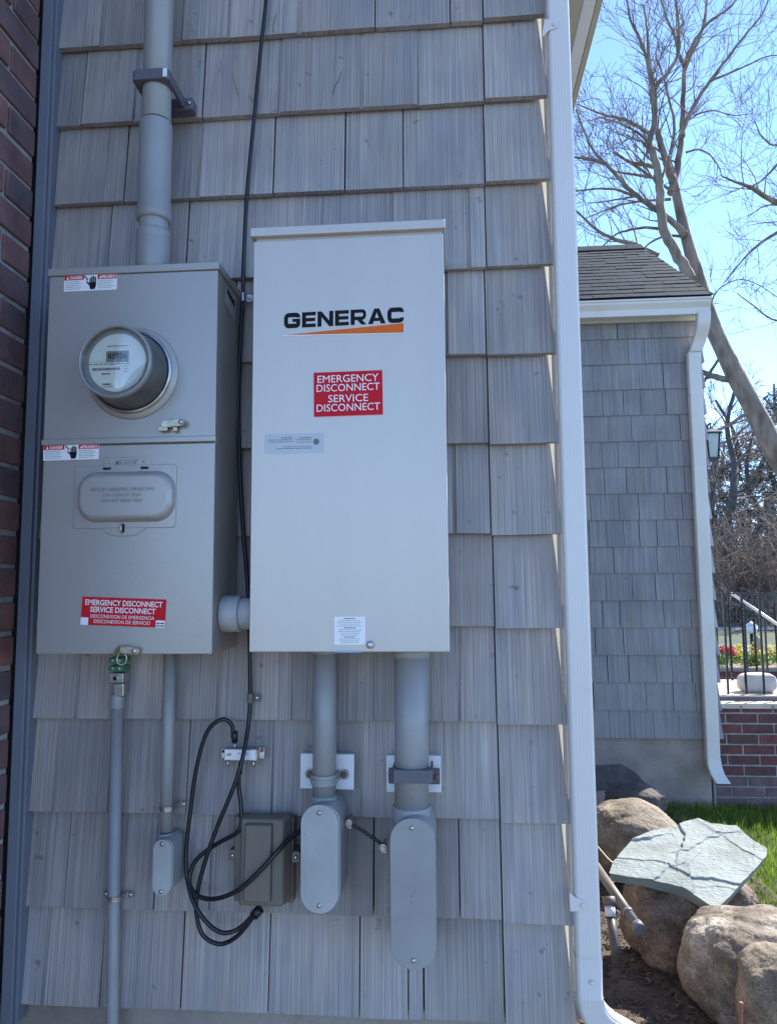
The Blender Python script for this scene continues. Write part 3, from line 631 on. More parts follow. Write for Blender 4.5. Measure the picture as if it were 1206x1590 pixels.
# red emergency label
A = P(487.5, 578.5, ly); B = P(594, 644, ly); w, h = B[0]-A[0], A[1]-B[1]; cx_, cz_ = (A[0]+B[0])/2, (A[1]+B[1])/2; rdg = .5
q = MB(); q.prism(rot2([(A[0]-.001, B[1]-.001), (B[0]+.001, B[1]-.001), (B[0]+.001, A[1]+.001), (A[0]-.001, A[1]+.001)], (cx_, cz_), rdg), ly+.0001, GF-.0008)
st = q.build('emergency_sticker', pm('pink_sticker_edge', (.75, .35, .36), .4), sw_)
q = MB(); q.flat(rot2([(A[0], B[1]), (B[0], B[1]), (B[0], A[1]), (A[0], A[1])], (cx_, cz_), rdg), ly-.0002); q.build('sticker_field', M_RED, st)
q = MB()
for i, (t, ww) in enumerate((('EMERGENCY', .89), ('DISCONNECT', .92), ('SERVICE', .58), ('DISCONNECT', .92))):
    text_mb(q, t, cx_, cz_+h*(.345-.205*i-(.04 if i > 1 else 0)), ly-.0006, w*ww, h*.165, 0, rdg, 0, (cx_, cz_))
q.build('sticker_lettering', M_LABEL, st)
# silver notice with reversed small print
A = P(411, 674, ly); B = P(503, 703, ly)
q = MB(); q.prism([(A[0], B[1]), (B[0], B[1]), (B[0], A[1]), (A[0], A[1])], ly+.0003, GF-.0008); nt = q.build('notice_sticker', M_NOTE, sw_)
q = MB(); random.seed(9)
for u0, u1, v, hh in ((437, 454, 680, .0016), (464, 484, 680, .0016), (416, 454, 683.5, .0011), (458, 484, 683, .0011), (418, 454, 686.5, .0011), (461, 484, 686.5, .0011), (440, 484, 693.8, .0009), (429, 484, 696.8, .0011)):
    x0_, zz = P(u0, v, ly); x1_ = P(u1, v, ly)[0]; bars(q, x0_, x1_, zz, hh, ly, 4)
q.build('small_print', M_INKG, nt)
q = MB(); px_, pz_ = P(491, 685.7, ly); q.flat([(px_+.0055*math.cos(a), pz_+.0055*math.sin(a)) for a in [i*2*math.pi/28 for i in range(28)]], ly); q.build('notice_dot', pm('dot_grey', (.12, .135, .14), .5), nt)
A = P(519, 957.5, ly); B = P(567, 1001, ly)
q = MB(); q.prism([(A[0], B[1]), (B[0], B[1]), (B[0], A[1]), (A[0], A[1])], ly+.0003, GF-.0008); nt = q.build('warning_sticker', M_LABEL, sw_)
q = MB(); w, h = B[0]-A[0], A[1]-B[1]
for i in range(14):
    head = i in (0, 5, 10); ww = w*(.38 if head else random.uniform(.5, .85)); zc_ = A[1]-h*(.07+.066*i); xc = (A[0]+B[0])/2
    bars(q, xc-ww/2, xc+ww/2, zc_, .0014 if head else .0007, ly, 2 if head else 6)
q.build('small_print', M_INKG, nt)
A = P(520, 1010.5, ly); B = P(561, 1013.3, ly); q = MB(); q.flat([(A[0], B[1]), (B[0], B[1]), (B[0], A[1]), (A[0], A[1])], ly); q.build('edge_label', pm('blue_print', (.25, .34, .55), .4), sw_)
px_, pz_ = P(575, 1001, ly); screw((px_, GF-.003, pz_), .0068, M_STEEL, sw_, name='door_screw')
# ================================================================== CONDUITS
def pipe(u0, v0, u1, v1, Y, r0, label, name='conduit', n=28, m=None, group=None):
    a, b_ = at(u0, v0, Y), at(u1, v1, Y); mb = MB(); mb.tube([a, b_], r0, n); return a, b_, mb
def vcyl(mb, x, y, z0, z1, r, n=32, bev=.001):
    mb.lathe((x, y, z0), (0, 0, 1), [(r-bev, 0), (r, bev), (r, z1-z0-bev), (r-bev, z1-z0)], n)
# top conduit into the meter box
y = -.088; x = at(238, 380, y).x
tc_ = thing('riser_conduit', (x, y, mz1), 'thick grey conduit rising from the top of the meter box', 'conduit')
zt_ = Z0+6*HR; z_ = lambda v, yy=-.088, u=238: at(u, v, yy).z
b = MB(); vcyl(b, x, y, z_(190), zt_, .0290); b.build('upper_pipe', M_PVC, tc_)
b = MB(); b.lathe((x, y, 0), (0, 0, 1), [(.0300, z_(345)), (.0345, z_(343)), (.0345, z_(334)), (.0325, z_(330)), (.0325, z_(197)), (.0315, z_(193)), (.029, z_(192))], 40); b.build('expansion_coupling', M_PVC, tc_)
b = MB(); vcyl(b, x, y, z_(372), z_(330), .0290); b.build('pipe_section', M_PVC, tc_)
b = MB(); b.lathe((x, y, 0), (0, 0, 1), [(.030, mz1), (.0335, mz1+.004), (.0335, z_(376)), (.032, z_(373)), (.0332, z_(371)), (.0332, z_(362)), (.031, z_(360))], 40); b.build('hub', M_PVC, tc_)
def clampbar(root, x, y, r, z, zh, wide, m=M_CLAMP):
    """two-piece conduit clamp: base block on the wall and a squared saddle in front"""
    q = MB(); q.box((x-wide, -.004, z-zh), (x+wide, -.030, z+zh)); q.build('clamp_base', m, root, bevel=.003)
    q = MB(); yo = y-r-.009; ri = r+.0015; n = 14; out = [(x-r-.009, -.032), (x-r-.009, yo+.006), (x-r-.004, yo), (x+r+.004, yo), (x+r+.009, yo+.006), (x+r+.009, -.032), (x+ri, -.032)]
    inn = [(x+ri, y)]+[(x+ri*math.cos(a), y-ri*math.sin(a)) for a in [math.pi*i/n for i in range(1, n)]]+[(x-ri, y), (x-ri, -.032)]
    pl = out+inn; k = len(pl); q.v += [Vector((a, b_, z-zh*.82)) for a, b_ in pl]+[Vector((a, b_, z+zh*.82)) for a, b_ in pl]
    q.f += [tuple(range(k))[::-1], tuple(range(k, 2*k))]+[(i, (i+1) % k, k+(i+1) % k, k+i) for i in range(k)]; q.sm += [False]*(k+2)
    return q.build('clamp_saddle', m, root, bevel=.001)
zc_ = at(240, 117, -.12).z
csd = clampbar(tc_, x, y, .029, zc_, .0135, .055)
for s_ in (-1, 1): screw((x+s_*.047, -.031, zc_), .0045, M_STEEL, tc_)
q = MB(); q.prism([(x+.0275, zc_-.009), (x+.036, zc_-.009), (x+.036, zc_+.009), (x+.0275, zc_+.009)], y-.0393, y-.0385); q.build('clamp_label', M_LABEL, tc_)
# link conduit between boxes
yl_ = -.095; a = at(342, 953, yl_)
lk = thing('link_conduit', (mx1+.03, yl_, a.z), 'short horizontal conduit joining the meter box to the pale switch box', 'conduit')
b = MB(); b.lathe((mx1-.001, yl_, a.z), (1, 0, 0), [(.033, 0), (.0345, .002), (.0345, .034), (.033, .036), (.029, .0361)], 36); b.build('coupling', M_PVCL, lk)
b = MB(); b.lathe((mx1+.02, yl_, a.z), (1, 0, 0), [(.0295, 0), (.0295, gx0-mx1-.018)], 36); b.build('pipe', M_PVCL, lk)

def strap2(root, x, y, r, z, wide, m, mscrew, hh=.007, screws=True):
    """two-hole saddle strap round a vertical pipe, feet on the wall"""
    q = MB(); n = 16; rr = r+.0006
    pts = [(x-wide, -.006), (x-rr-.003, -.006), (x-rr, -.010)]+[(x-rr, y)]+[(x-rr*math.cos(a), y-rr*math.sin(a)) for a in [math.pi*i/n for i in range(1, n)]]+[(x+rr, y), (x+rr, -.010), (x+rr+.003, -.006), (x+wide, -.006)]
    t = .0018
    for (z0, z1, off) in ((z-hh, z+hh, 0), (z-hh*.28, z+hh*.28, .0016)):
        o = []; 
        for i, p in enumerate(pts):
            a = Vector(pts[max(i-1, 0)]); c_ = Vector(pts[min(i+1, len(pts)-1)]); d = (c_-a).normalized(); nn = Vector((d.y, -d.x)); o.append((Vector(p)+nn*(t+off), Vector(p)+nn*off))
        k = len(q.v); L_ = len(o)
        for zz in (z0, z1):
            for A_, B_ in o: q.v += [Vector((A_.x, A_.y, zz)), Vector((B_.x, B_.y, zz))]
        for i in range(L_-1):
            a, b_, c_, d_ = k+2*i, k+2*i+1, k+2*i+3, k+2*i+2; e = 2*L_
            for f in ((a, b_, c_, d_), (a+e, d_+e, c_+e, b_+e), (a, d_, d_+e, a+e), (b_, b_+e, c_+e, c_)): q.f.append(f); q.sm.append(False)
        q.f += [(k, k+e, k+1+e, k+1), (k+2*L_-2, k+2*L_-1, k+2*L_-1+e, k+2*L_-2+e)]; q.sm += [False, False]
    st_ = q.build('pipe_strap', m, root)
    if screws:
        for s_ in (-1, 1): screw((x+s_*(wide-.005), -.0085, z), .0045, mscrew, st_)
    return st_
def lb(root, x, y, rh, z_top, uv, m_body, m_cov, ycov, body_shift, emb=False):
    """LB conduit body: hub, body behind and a pill-shaped cover plate with two screws"""
    x0, z1 = P(uv[0], uv[1], ycov); x1, z0 = P(uv[2], uv[3], ycov); r = (x1-x0)/2
    q = MB(); q.prism(rrect(x0, z0, x1, z1, r-.0001, 12), ycov, ycov+.0032, True); cv = q.build('cover_plate', m_cov, root, bevel=.0012, angle=50)
    bx = body_shift
    q = MB(); w = r*.93; q.prism(rrect((x0+x1)/2-w+bx, z0+r*.12, (x0+x1)/2+w+bx, z1-r*.02, w-.0001, 12), ycov+.0034, -.004, True); bd = q.build('body', m_body, root, bevel=.002, angle=50)
    q = MB(); q.lathe((x, y, 0), (0, 0, 1), [(rh*1.02, z1-r*.9), (rh*1.1, z1-r*.3), (rh*1.1, z_top-.002), (rh*1.08, z_top), (rh*.95, z_top+.0005)], 36); q.build('hub', m_body, root)
    for zz in (z0+r*.42, z1-r*.42): screw(((x0+x1)/2+.0003, ycov-.0005, zz), .0042, M_STEEL, cv)
    if emb:
        q = MB(); xm, zm = (x0+x1)/2+r*.15, (z0+z1)/2-.004; rr_ = random.Random(4)
        for k_ in range(7):
            ax_, az_ = xm+rr_.uniform(-.012, .012), zm+rr_.uniform(-.016, .016); q.tube([(ax_, ycov-.0002, az_), (ax_+rr_.uniform(-.006, .006), ycov-.0002, az_+rr_.uniform(.001, .005))], .00045, 5)
        q.build('cast_mark', m_cov, cv)
    return cv, bd
# far left thin conduit with the grounding bridge on top
y = -.022; a = at(182, 1095, y); e = at(174, 1610, y)
c1 = thing('grounding_conduit', (e.x, y, 0), 'thinnest grey conduit at far left, dropping from the green bonding terminal to the ground', 'conduit')
b = MB(); 
ext = e+(e-a)*((e.z-.0)/(a.z-e.z)) if a.z > e.z else e
b.tube([a, e, Vector((e.x-.006, y, 0))], .0118, 22); b.build('pipe', M_PVC, c1)
b = MB(); b.lathe((a.x, y, a.z-.007), (0, 0, 1), [(.0125, 0), (.0138, .002), (.0138, .027), (.0128, .029)], 26); b.build('coupling', M_PVC, c1)
zz = at(178, 1396, -.03).z; xx = at(179, 1396, y).x
strap2(c1, xx, y, .0118, zz, .030, M_STEEL, M_STEEL, .0045)
gt = thing('bonding_terminal', (a.x, y, at(182, 1092, y).z), 'green and metal bonding terminal block just under the meter box', 'terminal block')
q = MB(); xx = at(182, 1030, -.04).x
z1_ = mz0-.0005; zb_ = at(182, 1044, -.04).z
q = MB()
for i in range(3):
    zc_ = z1_-(z1_-zb_)*(i+.5)/3; q.box((xx-.016, -.044, zc_-.0052), (xx+.014, -.012, zc_+.0052))
gb = q.build('green_block', M_GREEN, gt, bevel=.001)
q = MB()
for i in range(3):
    zc_ = z1_-(z1_-zb_)*(i+.5)/3
    for xo in (-.008, .006): q.lathe((xx+xo, -.044, zc_), (0, -1, 0), [(.0036, -.001), (.0036, .0012), (.0022, .0014)], 12)
q.build('terminal_screws', M_BRASSY, gt)
q = MB(); za, zb2 = at(182, 1045, -.04).z, at(182, 1061, -.04).z; q.box((xx-.0165, -.040, zb2), (xx+.0135, -.012, za)); q.tube([(xx-.001, -.0395, (za+zb2)/2), (xx-.001, -.044, (za+zb2)/2)], .0062, 14); q.build('clamp_body', M_STEEL, gt, bevel=.002)
q = MB(); q.lathe((xx-.001, -.0442, (za+zb2)/2), (0, -1, 0), [(.004, 0), (.0038, .001)], 12); q.build('clamp_bolt', M_DARK, gt)
q = MB(); q.box((xx-.0105, -.034, a.z+.018), (xx+.0125, -.011, zb2-.0005)); q.build('bushing', M_STEEL, gt, bevel=.003)
# second thin conduit with small LB
y = -.034; a = at(264, 1018, y); e = at(258, 1290, y)
c2 = thing('slim_conduit', (e.x, y, e.z-.1), 'slim grey conduit ending in the smallest rounded access box, left of the black cable loops', 'conduit')
b = MB(); b.tube([Vector((a.x, y, mz0)), e], .0122, 24); b.lathe((a.x, y, mz0-.012), (0, 0, 1), [(.013, 0), (.0145, .001), (.0145, .0115)], 24); b.build('pipe', M_PVC, c2)
strap2(c2, at(260, 1257, y).x, y, .0122, at(260, 1257, -.046).z, .028, M_STEEL, M_STEEL, .0045)
lb(c2, e.x, y, .0125, at(258, 1293, y).z, (238, 1303.5, 264.5, 1391.5), M_PVC, M_PVCL, -.068, .004, emb=False)
# middle conduit
y = -.052; a = at(505, 1018, y); e = at(503, 1240, y)
c3 = thing('middle_conduit', (e.x, y, e.z-.2), 'medium grey conduit below the pale switch box, strapped to a white board with rusty screws', 'conduit')
b = MB(); b.tube([Vector((a.x, y, gz0)), e], .0222, 32); b.lathe((a.x, y, gz0-.014), (0, 0, 1), [(.0225, 0), (.0245, .001), (.0245, .0135)], 30); b.build('pipe', M_PVC, c3)
def board(u0, v0, u1, v1, lab, pose=0):
    A = P(u0, v0, -.012); B = P(u1, v1, -.012); q = MB(); q.prism(rot2([(A[0], B[1]), (B[0], B[1]), (B[0], A[1]), (A[0], A[1])], ((A[0]+B[0])/2, (A[1]+B[1])/2), pose), -.0165, -.0035)
    return q.build('mounting_board', M_WHITE, label=lab, cat='board', bevel=.0012)
board(467, 1169.5, 550, 1225, 'small white mounting board behind the medium conduit, with rusty screws', -.6)
board(600, 1172, 685, 1230, 'small white mounting board behind the thickest conduit and its dark clamp', .3)
zz = at(503, 1213, -.07).z
def strapb(root, x, y, r, z, wide, m, ms):
    q = MB(); n = 18; rr = r+.0006
    # same saddle but with feet on the board
    for (zh, off) in ((.0095, 0), (.0022, .002)):
        prof = [(rr*math.cos(a), rr*math.sin(a)) for a in [math.pi*i/n for i in range(n+1)]]
        k = len(q.v)
        for zz_ in (z-zh, z+zh):
            for (px, py) in prof: q.v.append(Vector((x-px, y-py, zz_))); q.v.append(Vector((x-px*(1+(.002+off)/rr), y-py*(1+(.002+off)/rr), zz_)))
        e_ = 2*(n+1)
        for i in range(n):
            a_, b_, c_, d_ = k+2*i, k+2*i+1, k+2*i+3, k+2*i+2
            for f in ((a_, d_, c_, b_), (a_+e_, b_+e_, c_+e_, d_+e_), (a_, a_+e_, d_+e_, d_), (b_, c_, c_+e_, b_+e_)): q.f.append(f); q.sm.append(False)
    for s_ in (-1, 1):
        q.box((x+s_*(rr), y, z-.0085), (x+s_*(rr+.002), -.0175, z+.0085))
        xa_, xb_ = sorted((x+s_*(rr+.0015), x+s_*wide)); q.prism(rrect(xa_, z-.0095, xb_, z+.0095, .0085, 5), -.0195, -.0170)
    st_ = q.build('pipe_strap', m, root, bevel=.0006)
    for s_ in (-1, 1): screw((x+s_*(wide-.010), -.0205, z), .0058, ms, st_)
strapb(c3, at(503, 1213, y).x, y, .0222, zz, .043, M_PVC, M_RUST)
cv3, bd3 = lb(c3, e.x, y, .0225, at(503, 1235, y).z, (467, 1249, 525, 1420), M_PVC, M_PVCL, -.105, .006)
q = MB(); x0, z1 = P(474, 1262, -.105); x1, z0 = P(518, 1408, -.105); q.prism(rrect(x0, z0, x1, z1, (x1-x0)/2-.0001, 12), -.1056, -.1049, True); q.build('raised_field', M_PVCL, cv3)
# big conduit
y = -.068; a = at(638, 1018, y); e = at(639, 1262, y)
c4 = thing('large_conduit', (e.x, y, e.z-.25), 'thickest grey conduit below the pale switch box, ending in the largest rounded access box', 'conduit')
b = MB(); b.tube([Vector((a.x, y, gz0)), e], .0318, 36); b.lathe((a.x, y, gz0-.020), (0, 0, 1), [(.032, 0), (.0352, .0015), (.0352, .0195)], 36); b.build('pipe', M_PVC, c4)
xx = at(641, 1206, y).x; zz = at(640, 1206, -.105).z
q = MB(); q.box((xx-.049, -.030, at(640, 1206, -.03).z-.014), (xx+.049, -.0175, at(640, 1206, -.03).z+.014)); q.build('clamp_base', M_CLAMP, c4, bevel=.002)
q = MB(); n = 14; r = .0318; ri = r+.0012; yo = y-r-.007
out = [(xx-r-.005, -.031), (xx-r-.005, yo+.004), (xx-r-.001, yo), (xx+r+.001, yo), (xx+r+.005, yo+.004), (xx+r+.005, -.031), (xx+ri, -.031)]
inn = [(xx+ri, y)]+[(xx+ri*math.cos(a_), y-ri*math.sin(a_)) for a_ in [math.pi*i/n for i in range(1, n)]]+[(xx-ri, y), (xx-ri, -.031)]
pl = out+inn; k = len(pl); q.v += [Vector((a_, b_, zz-.0115)) for a_, b_ in pl]+[Vector((a_, b_, zz+.0115)) for a_, b_ in pl]
q.f += [tuple(range(k))[::-1], tuple(range(k, 2*k))]+[(i, (i+1) % k, k+(i+1) % k, k+i) for i in range(k)]; q.sm += [False]*(k+2)
q.build('clamp_saddle', M_CLAMP, c4, bevel=.001)
for s_ in (-1, 1): screw((xx+s_*.0425, -.031, at(640, 1206, -.03).z), .0048, M_RUST, c4)
lb(c4, e.x, y, .0325, at(639, 1251, y).z, (605, 1270, 677, 1508), M_PVC, M_PVC, -.128, .004, emb=True)
# ================================================================== CABLES
def cable(pts, r, lab, m=M_BLACK, name='black_cable', n=10, cat='cable'):
    P_ = sm([at(u, v, Y) for u, v, Y in pts], 8)
    q = MB(); q.tube(P_, r, n); return q.build(name, m, label=lab, cat=cat)
Yc = -.012
cable([(436, -330, Yc), (424, -150, Yc), (413, 0, Yc), (405, 75, Yc), (397, 160, Yc), (389, 240, Yc), (383, 310, Yc), (379, 390, Yc), (377, 460, Yc), (373, 540, Yc), (370, 610, Yc), (371, 680, Yc), (373, 740, Yc), (378, 830, Yc), (384, 900, Yc), (387, 960, Yc), (388, 1030, Yc), (388.5, 1085, Yc), (385, 1130, -.02), (376, 1180, -.045), (363, 1222, -.05), (339, 1280, -.045), (321, 1330, -.04), (310, 1370, -.035), (305, 1400, -.032), (306, 1425, -.03), (314, 1450, -.03), (330, 1463, -.03), (348, 1465, -.03), (369, 1453, -.035), (387, 1432, -.04), (404, 1408, -.042)], .0042,
      'long black cable hanging between the two big boxes and looping lowest of the loops')
cable([(362, 1146, -.028), (360, 1126, -.03), (346, 1117, -.034), (326, 1130, -.034), (313, 1160, -.03), (303, 1205, -.024), (297, 1250, -.02), (291, 1300, -.018), (289, 1340, -.02), (293, 1376, -.026), (304, 1408, -.036), (321, 1432, -.04), (339, 1446, -.04), (356, 1448, -.04), (376, 1438, -.04), (399, 1414, -.046)], .0042,
      'black cable arching up from the splitter top, then dropping left of the other loops')
cable([(371, 1206, -.03), (371, 1225, -.03), (374, 1248, -.032), (375, 1278, -.036), (366, 1294, -.036), (334, 1312, -.022), (307, 1333, -.02), (296, 1354, -.022), (295, 1374, -.03), (306, 1390, -.042), (325, 1396, -.05), (349, 1392, -.066), (376, 1378, -.075), (405, 1351, -.078), (430, 1323, -.072), (450, 1302, -.05), (472, 1286, -.03)], .0043,
      'black cable from the splitter underside swinging across the taupe box to the access box')
# bonding wire between access boxes
q = MB(); base = sm([at(541, 1278, -.05), at(560, 1288, -.052), at(578, 1300, -.052), at(595, 1312, -.05)], 10)
bwire = thing('bonding_wire', at(568, 1320, -.03), 'short dark twisted wire with metal lugs between the two right access boxes', 'wire')
for ph in (0, math.pi):
    pts = [p+Vector((math.cos(i*.9+ph)*.0014, 0, math.sin(i*.9+ph)*.0022)) for i, p in enumerate(base)]; q.tube(pts, .0022, 7)
q.build('strands', M_BLACK, bwire)
for (u, v) in ((541, 1278), (595, 1316)):
    q = MB(); p = at(u, v, -.05); q.lathe(p, (0, -1, 0), [(.0075, -.006), (.0075, .002), (.0065, .003), (.004, .003), (.004, .005), (.00001, .005)], 18); q.box((p.x-.004, p.y, p.z-.010), (p.x+.006, -.0385, p.z+.002)); q.box((p.x-.003, -.040, p.z-.006), (p.x+.003, -.003, p.z+.002)); q.build('lug', M_STEEL, bwire, bevel=.0006)
# clips
def clip(u, v, lab, grey=False):
    q = MB(); c_ = at(u, v, Yc); q.tube([c_+Vector((-.0, 0, .009)), c_+Vector((0, 0, -.009))], .0062, 14)
    q.prism(rrect(c_.x+.003, c_.z-.008, c_.x+.0195, c_.z+.008, .0075, 5), -.0075, -.0045)
    o = q.build('cable_clip', M_STEEL if not grey else M_TAUPE, label=lab, cat='clip', bevel=.0006)
    screw((c_.x+.0125, -.008, c_.z), .0042, M_STEEL, o)
clip(377.5, 462, 'small metal clip holding the black cable beside the upper left of the pale switch box'); clip(388.5, 1084, 'dark clip holding the black cable below the gap between the boxes', True)
# splitter
c_ = at(376, 1172, -.02); spl = thing('cable_splitter', (c_.x, -.02, c_.z-.01), 'flat silver cable splitter with white label, above the taupe box', 'splitter')
A = P(348, 1163, -.024); B = P(399, 1181.5, -.024)
q = MB(); q.box((A[0], -.024, B[1]), (B[0], -.006, A[1])); q.box((A[0]-.009, -.012, B[1]+.001), (A[0], -.009, A[1]-.002)); q.box((B[0], -.012, B[1]+.001), (B[0]+.012, -.009, A[1]+.001)); q.build('housing', M_STEEL, spl, bevel=.001)
q = MB(); q.flat([(A[0]+.002, B[1]+.002), (B[0]-.003, B[1]+.002), (B[0]-.003, A[1]-.002), (A[0]+.002, A[1]-.002)], -.0246); q.build('label_plate', M_LABEL, spl)
q = MB(); text_mb(q, 'pdi', A[0]+.010, (A[1]+B[1])/2+.0005, -.0250, .0085, .0065, .03); text_mb(q, 'SPLITTER', A[0]+.038, (A[1]+B[1])/2+.003, -.0250, .022, .0028, .0); bars(q, A[0]+.034, A[0]+.047, (A[1]+B[1])/2-.001, .0008, -.0250, 3); q.build('label_print', pm('navy_print', (.02, .03, .12), .4), spl)
for u in (353.5, 393.5):
    p = at(u, 1184, -.016); q = MB(); q.lathe((p.x, -.016, B[1]), (0, 0, -1), [(.0036, 0), (.0036, .011), (.0028, .012), (.0028, .013)], 14); q.build('port', M_STEEL, spl)
p = at(365, 1160, -.016); q = MB(); q.lathe((p.x, -.018, A[1]), (0, 0, 1), [(.0034, 0), (.0034, .011)], 14); q.build('port', M_STEEL, spl)
q = MB(); pa = at(364.5, 1136, -.028); pb = at(364.5, 1152, -.024); q.tube([pb, pa], .0062, 16); q.build('connector_boot', M_BLACK, spl)
q = MB(); pa = at(373, 1183, -.018); pb = at(371.5, 1212, -.030); q.tube([pa, pa.lerp(pb, .45)], .0036, 14); q.build('port', M_STEEL, spl)
q = MB(); q.tube([pa.lerp(pb, .42), pa.lerp(pb, .66)], .0052, 14); q.build('connector_boot', M_BLACK, spl)
q = MB(); q.tube([pa.lerp(pb, .64), pb], .0040, 14); q.build('connector_sleeve', M_STEEL, spl)
screw((B[0]+.0065, -.0125, A[1]-.004), .004, M_RUST, spl); screw((A[0]-.0045, -.0125, A[1]-.007), .003, M_DARK, spl)
# taupe interface box
tv = thing('interface_box', (at(412, 1340, -.04).x, -.04, at(412, 1415, -.04).z), 'taupe plastic cable box behind the black loops, left of the medium access box', 'junction box')
A = P(364, 1268, -.03); B = P(452, 1408, -.03)
q = MB(); q.box((A[0], -.030, B[1]+.006), (B[0]+.004, -.004, A[1])); q.build('base', M_TAUPE, tv, bevel=.003)
q = MB(); a1 = P(369, 1272, -.07); b1 = P(437, 1412, -.07)
zt1, zb1 = a1[1], b1[1]; xl, xr = a1[0], b1[0]
q.hexa([(xl+.001, -.062, zb1), (xr, -.062, zb1), (xr+.012, -.0305, zb1+.003), (xl-.002, -.0305, zb1+.003), (xl+.002, -.054, zt1-.004), (xr-.002, -.054, zt1-.004), (xr+.012, -.0305, zt1), (xl-.002, -.0305, zt1)])
q.build('lid', M_TAUPE, tv, bevel=.005, seg=3)
q = MB(); a2 = P(379, 1283, -.07); b2_ = P(419, 1402, -.07); q.hexa([(a2[0], -.072, b2_[1]), (b2_[0], -.072, b2_[1]), (b2_[0]+.002, -.058, b2_[1]-.002), (a2[0]-.002, -.058, b2_[1]-.002), (a2[0], -.064, a2[1]), (b2_[0], -.064, a2[1]), (b2_[0]+.002, -.052, a2[1]+.003), (a2[0]-.002, -.052, a2[1]+.003)]); q.build('raised_panel', M_TAUPE, tv, bevel=.003)
for u in (361, 461):
    p = at(u, 1328, -.03); q = MB(); q.prism(rrect(p.x-.008, p.z-.010, p.x+.008, p.z+.010, .004, 4), -.0305 if u < 400 else -.0405, -.005); fo = q.build('lug', M_TAUPE, tv, bevel=.001); screw((p.x, -.0312 if u < 400 else -.0415, p.z), .0042, M_STEEL, fo)
q = MB(); p0 = at(399, 1416, -.046); q.tube([p0+Vector((-.006, 0, -.007)), p0+Vector((.006, 0, .006))], .009, 14); q.build('cable_gland', M_BLACK, tv)
#@@PART2@@
# ================================================================== WING BEHIND
random.seed(21)
WY = 3.6; WX = at(1098, 800, WY).x
wing = thing('shingled_wing', (0, WY, 0), 'smaller grey shingled building beyond the white downspout, with dark blue roof', 'house')
rows = [at(1000, v, WY).z for v in (526, 1146)]; ex = (rows[0]-rows[1])/15; zbot = rows[1]
q = MB(); qs = MB()
for k in range(0, 17):
    zb = zbot+k*ex; zt = min(zb+ex+.012, at(1000, 497, WY).z+.03); x = -.2+random.uniform(0, .1)
    while x < WX-.001:
        w = random.uniform(.10, .185); x1 = x+w
        if WX-x1 < .06: x1 = WX
        g_ = 0 if x1 == WX else random.choice((.002, .003, .005)); d = WY+random.uniform(-.0012, .0012); th = .014
        q.hexa([(x, d-th, zb), (x1-g_, d-th, zb), (x1-g_, d, zb), (x, d, zb), (x, d-.003, zt), (x1-g_, d-.003, zt), (x1-g_, d+.001, zt), (x, d+.001, zt)]); x = x1
    # end wall courses: their butts stand out past the corner
    y = WY-.012
    while y < WY+3.7:
        w = random.uniform(.10, .185); d = WX+random.uniform(-.0012, .0012); th = .026
        qs.hexa([(d+th, y, zb), (d+th, y+w-.003, zb), (d, y+w-.003, zb), (d, y, zb), (d+.004, y, zt), (d+.004, y+w-.003, zt), (d-.002, y+w-.003, zt), (d-.002, y, zt)]); y += w
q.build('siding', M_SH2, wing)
qs.build('siding', M_SHS, wing)
q = MB(); q.box((-.2, WY+.0025, zbot+.002), (WX-.006, WY+3.6, at(1000, 497, WY).z+.05)); q.build('underlay', M_BACK, wing)
q = MB(); q.box((-.2, WY+.012, -.3), (at(1104, 1200, WY).x, WY+3.6, zbot+.001)); q.build('foundation', M_CONC, wing)
GYF = WY-.18; ge0 = at(1000, 463.5, GYF).z; ge1 = at(1000, 487, GYF).z; grx = at(1105, 475, GYF).x
sz = at(1000, 497, WY).z
q = MB(); q.box((-.2, GYF+.095, sz-.001), (WX+.03, WY-.016, sz+.012)); q.box((-.2, WY-.03, sz-.022), (WX+.01, WY-.017, sz-.0015))
q.build('soffit', M_CREAM, wing)
q = MB(); q.box((-.2, GYF+.085, ge1+.01), (WX+.045, GYF+.094, ge0+.004)); q.build('fascia', M_CREAM, wing)
prof = [(0, ge0), (0, ge0-.012), (.008, ge0-.016), (.010, ge0-.030), (.034, ge0-.062), (.036, ge1), (.084, ge1), (.084, ge0), (.080, ge0), (.080, ge1+.004), (.040, ge1+.004), (.038, ge0-.060), (.014, ge0-.028), (.012, ge0-.004)]
q = MB(); n = len(prof); q.v += [Vector((-.2, GYF+a, b_)) for a, b_ in prof]+[Vector((grx, GYF+a, b_)) for a, b_ in prof]
q.f += [(i, (i+1) % n, n+(i+1) % n, n+i) for i in range(n)]+[tuple(range(n))[::-1], tuple(range(n, 2*n))]; q.sm += [False]*(n+2)
gut = q.build('gutter', M_CREAM, wing)
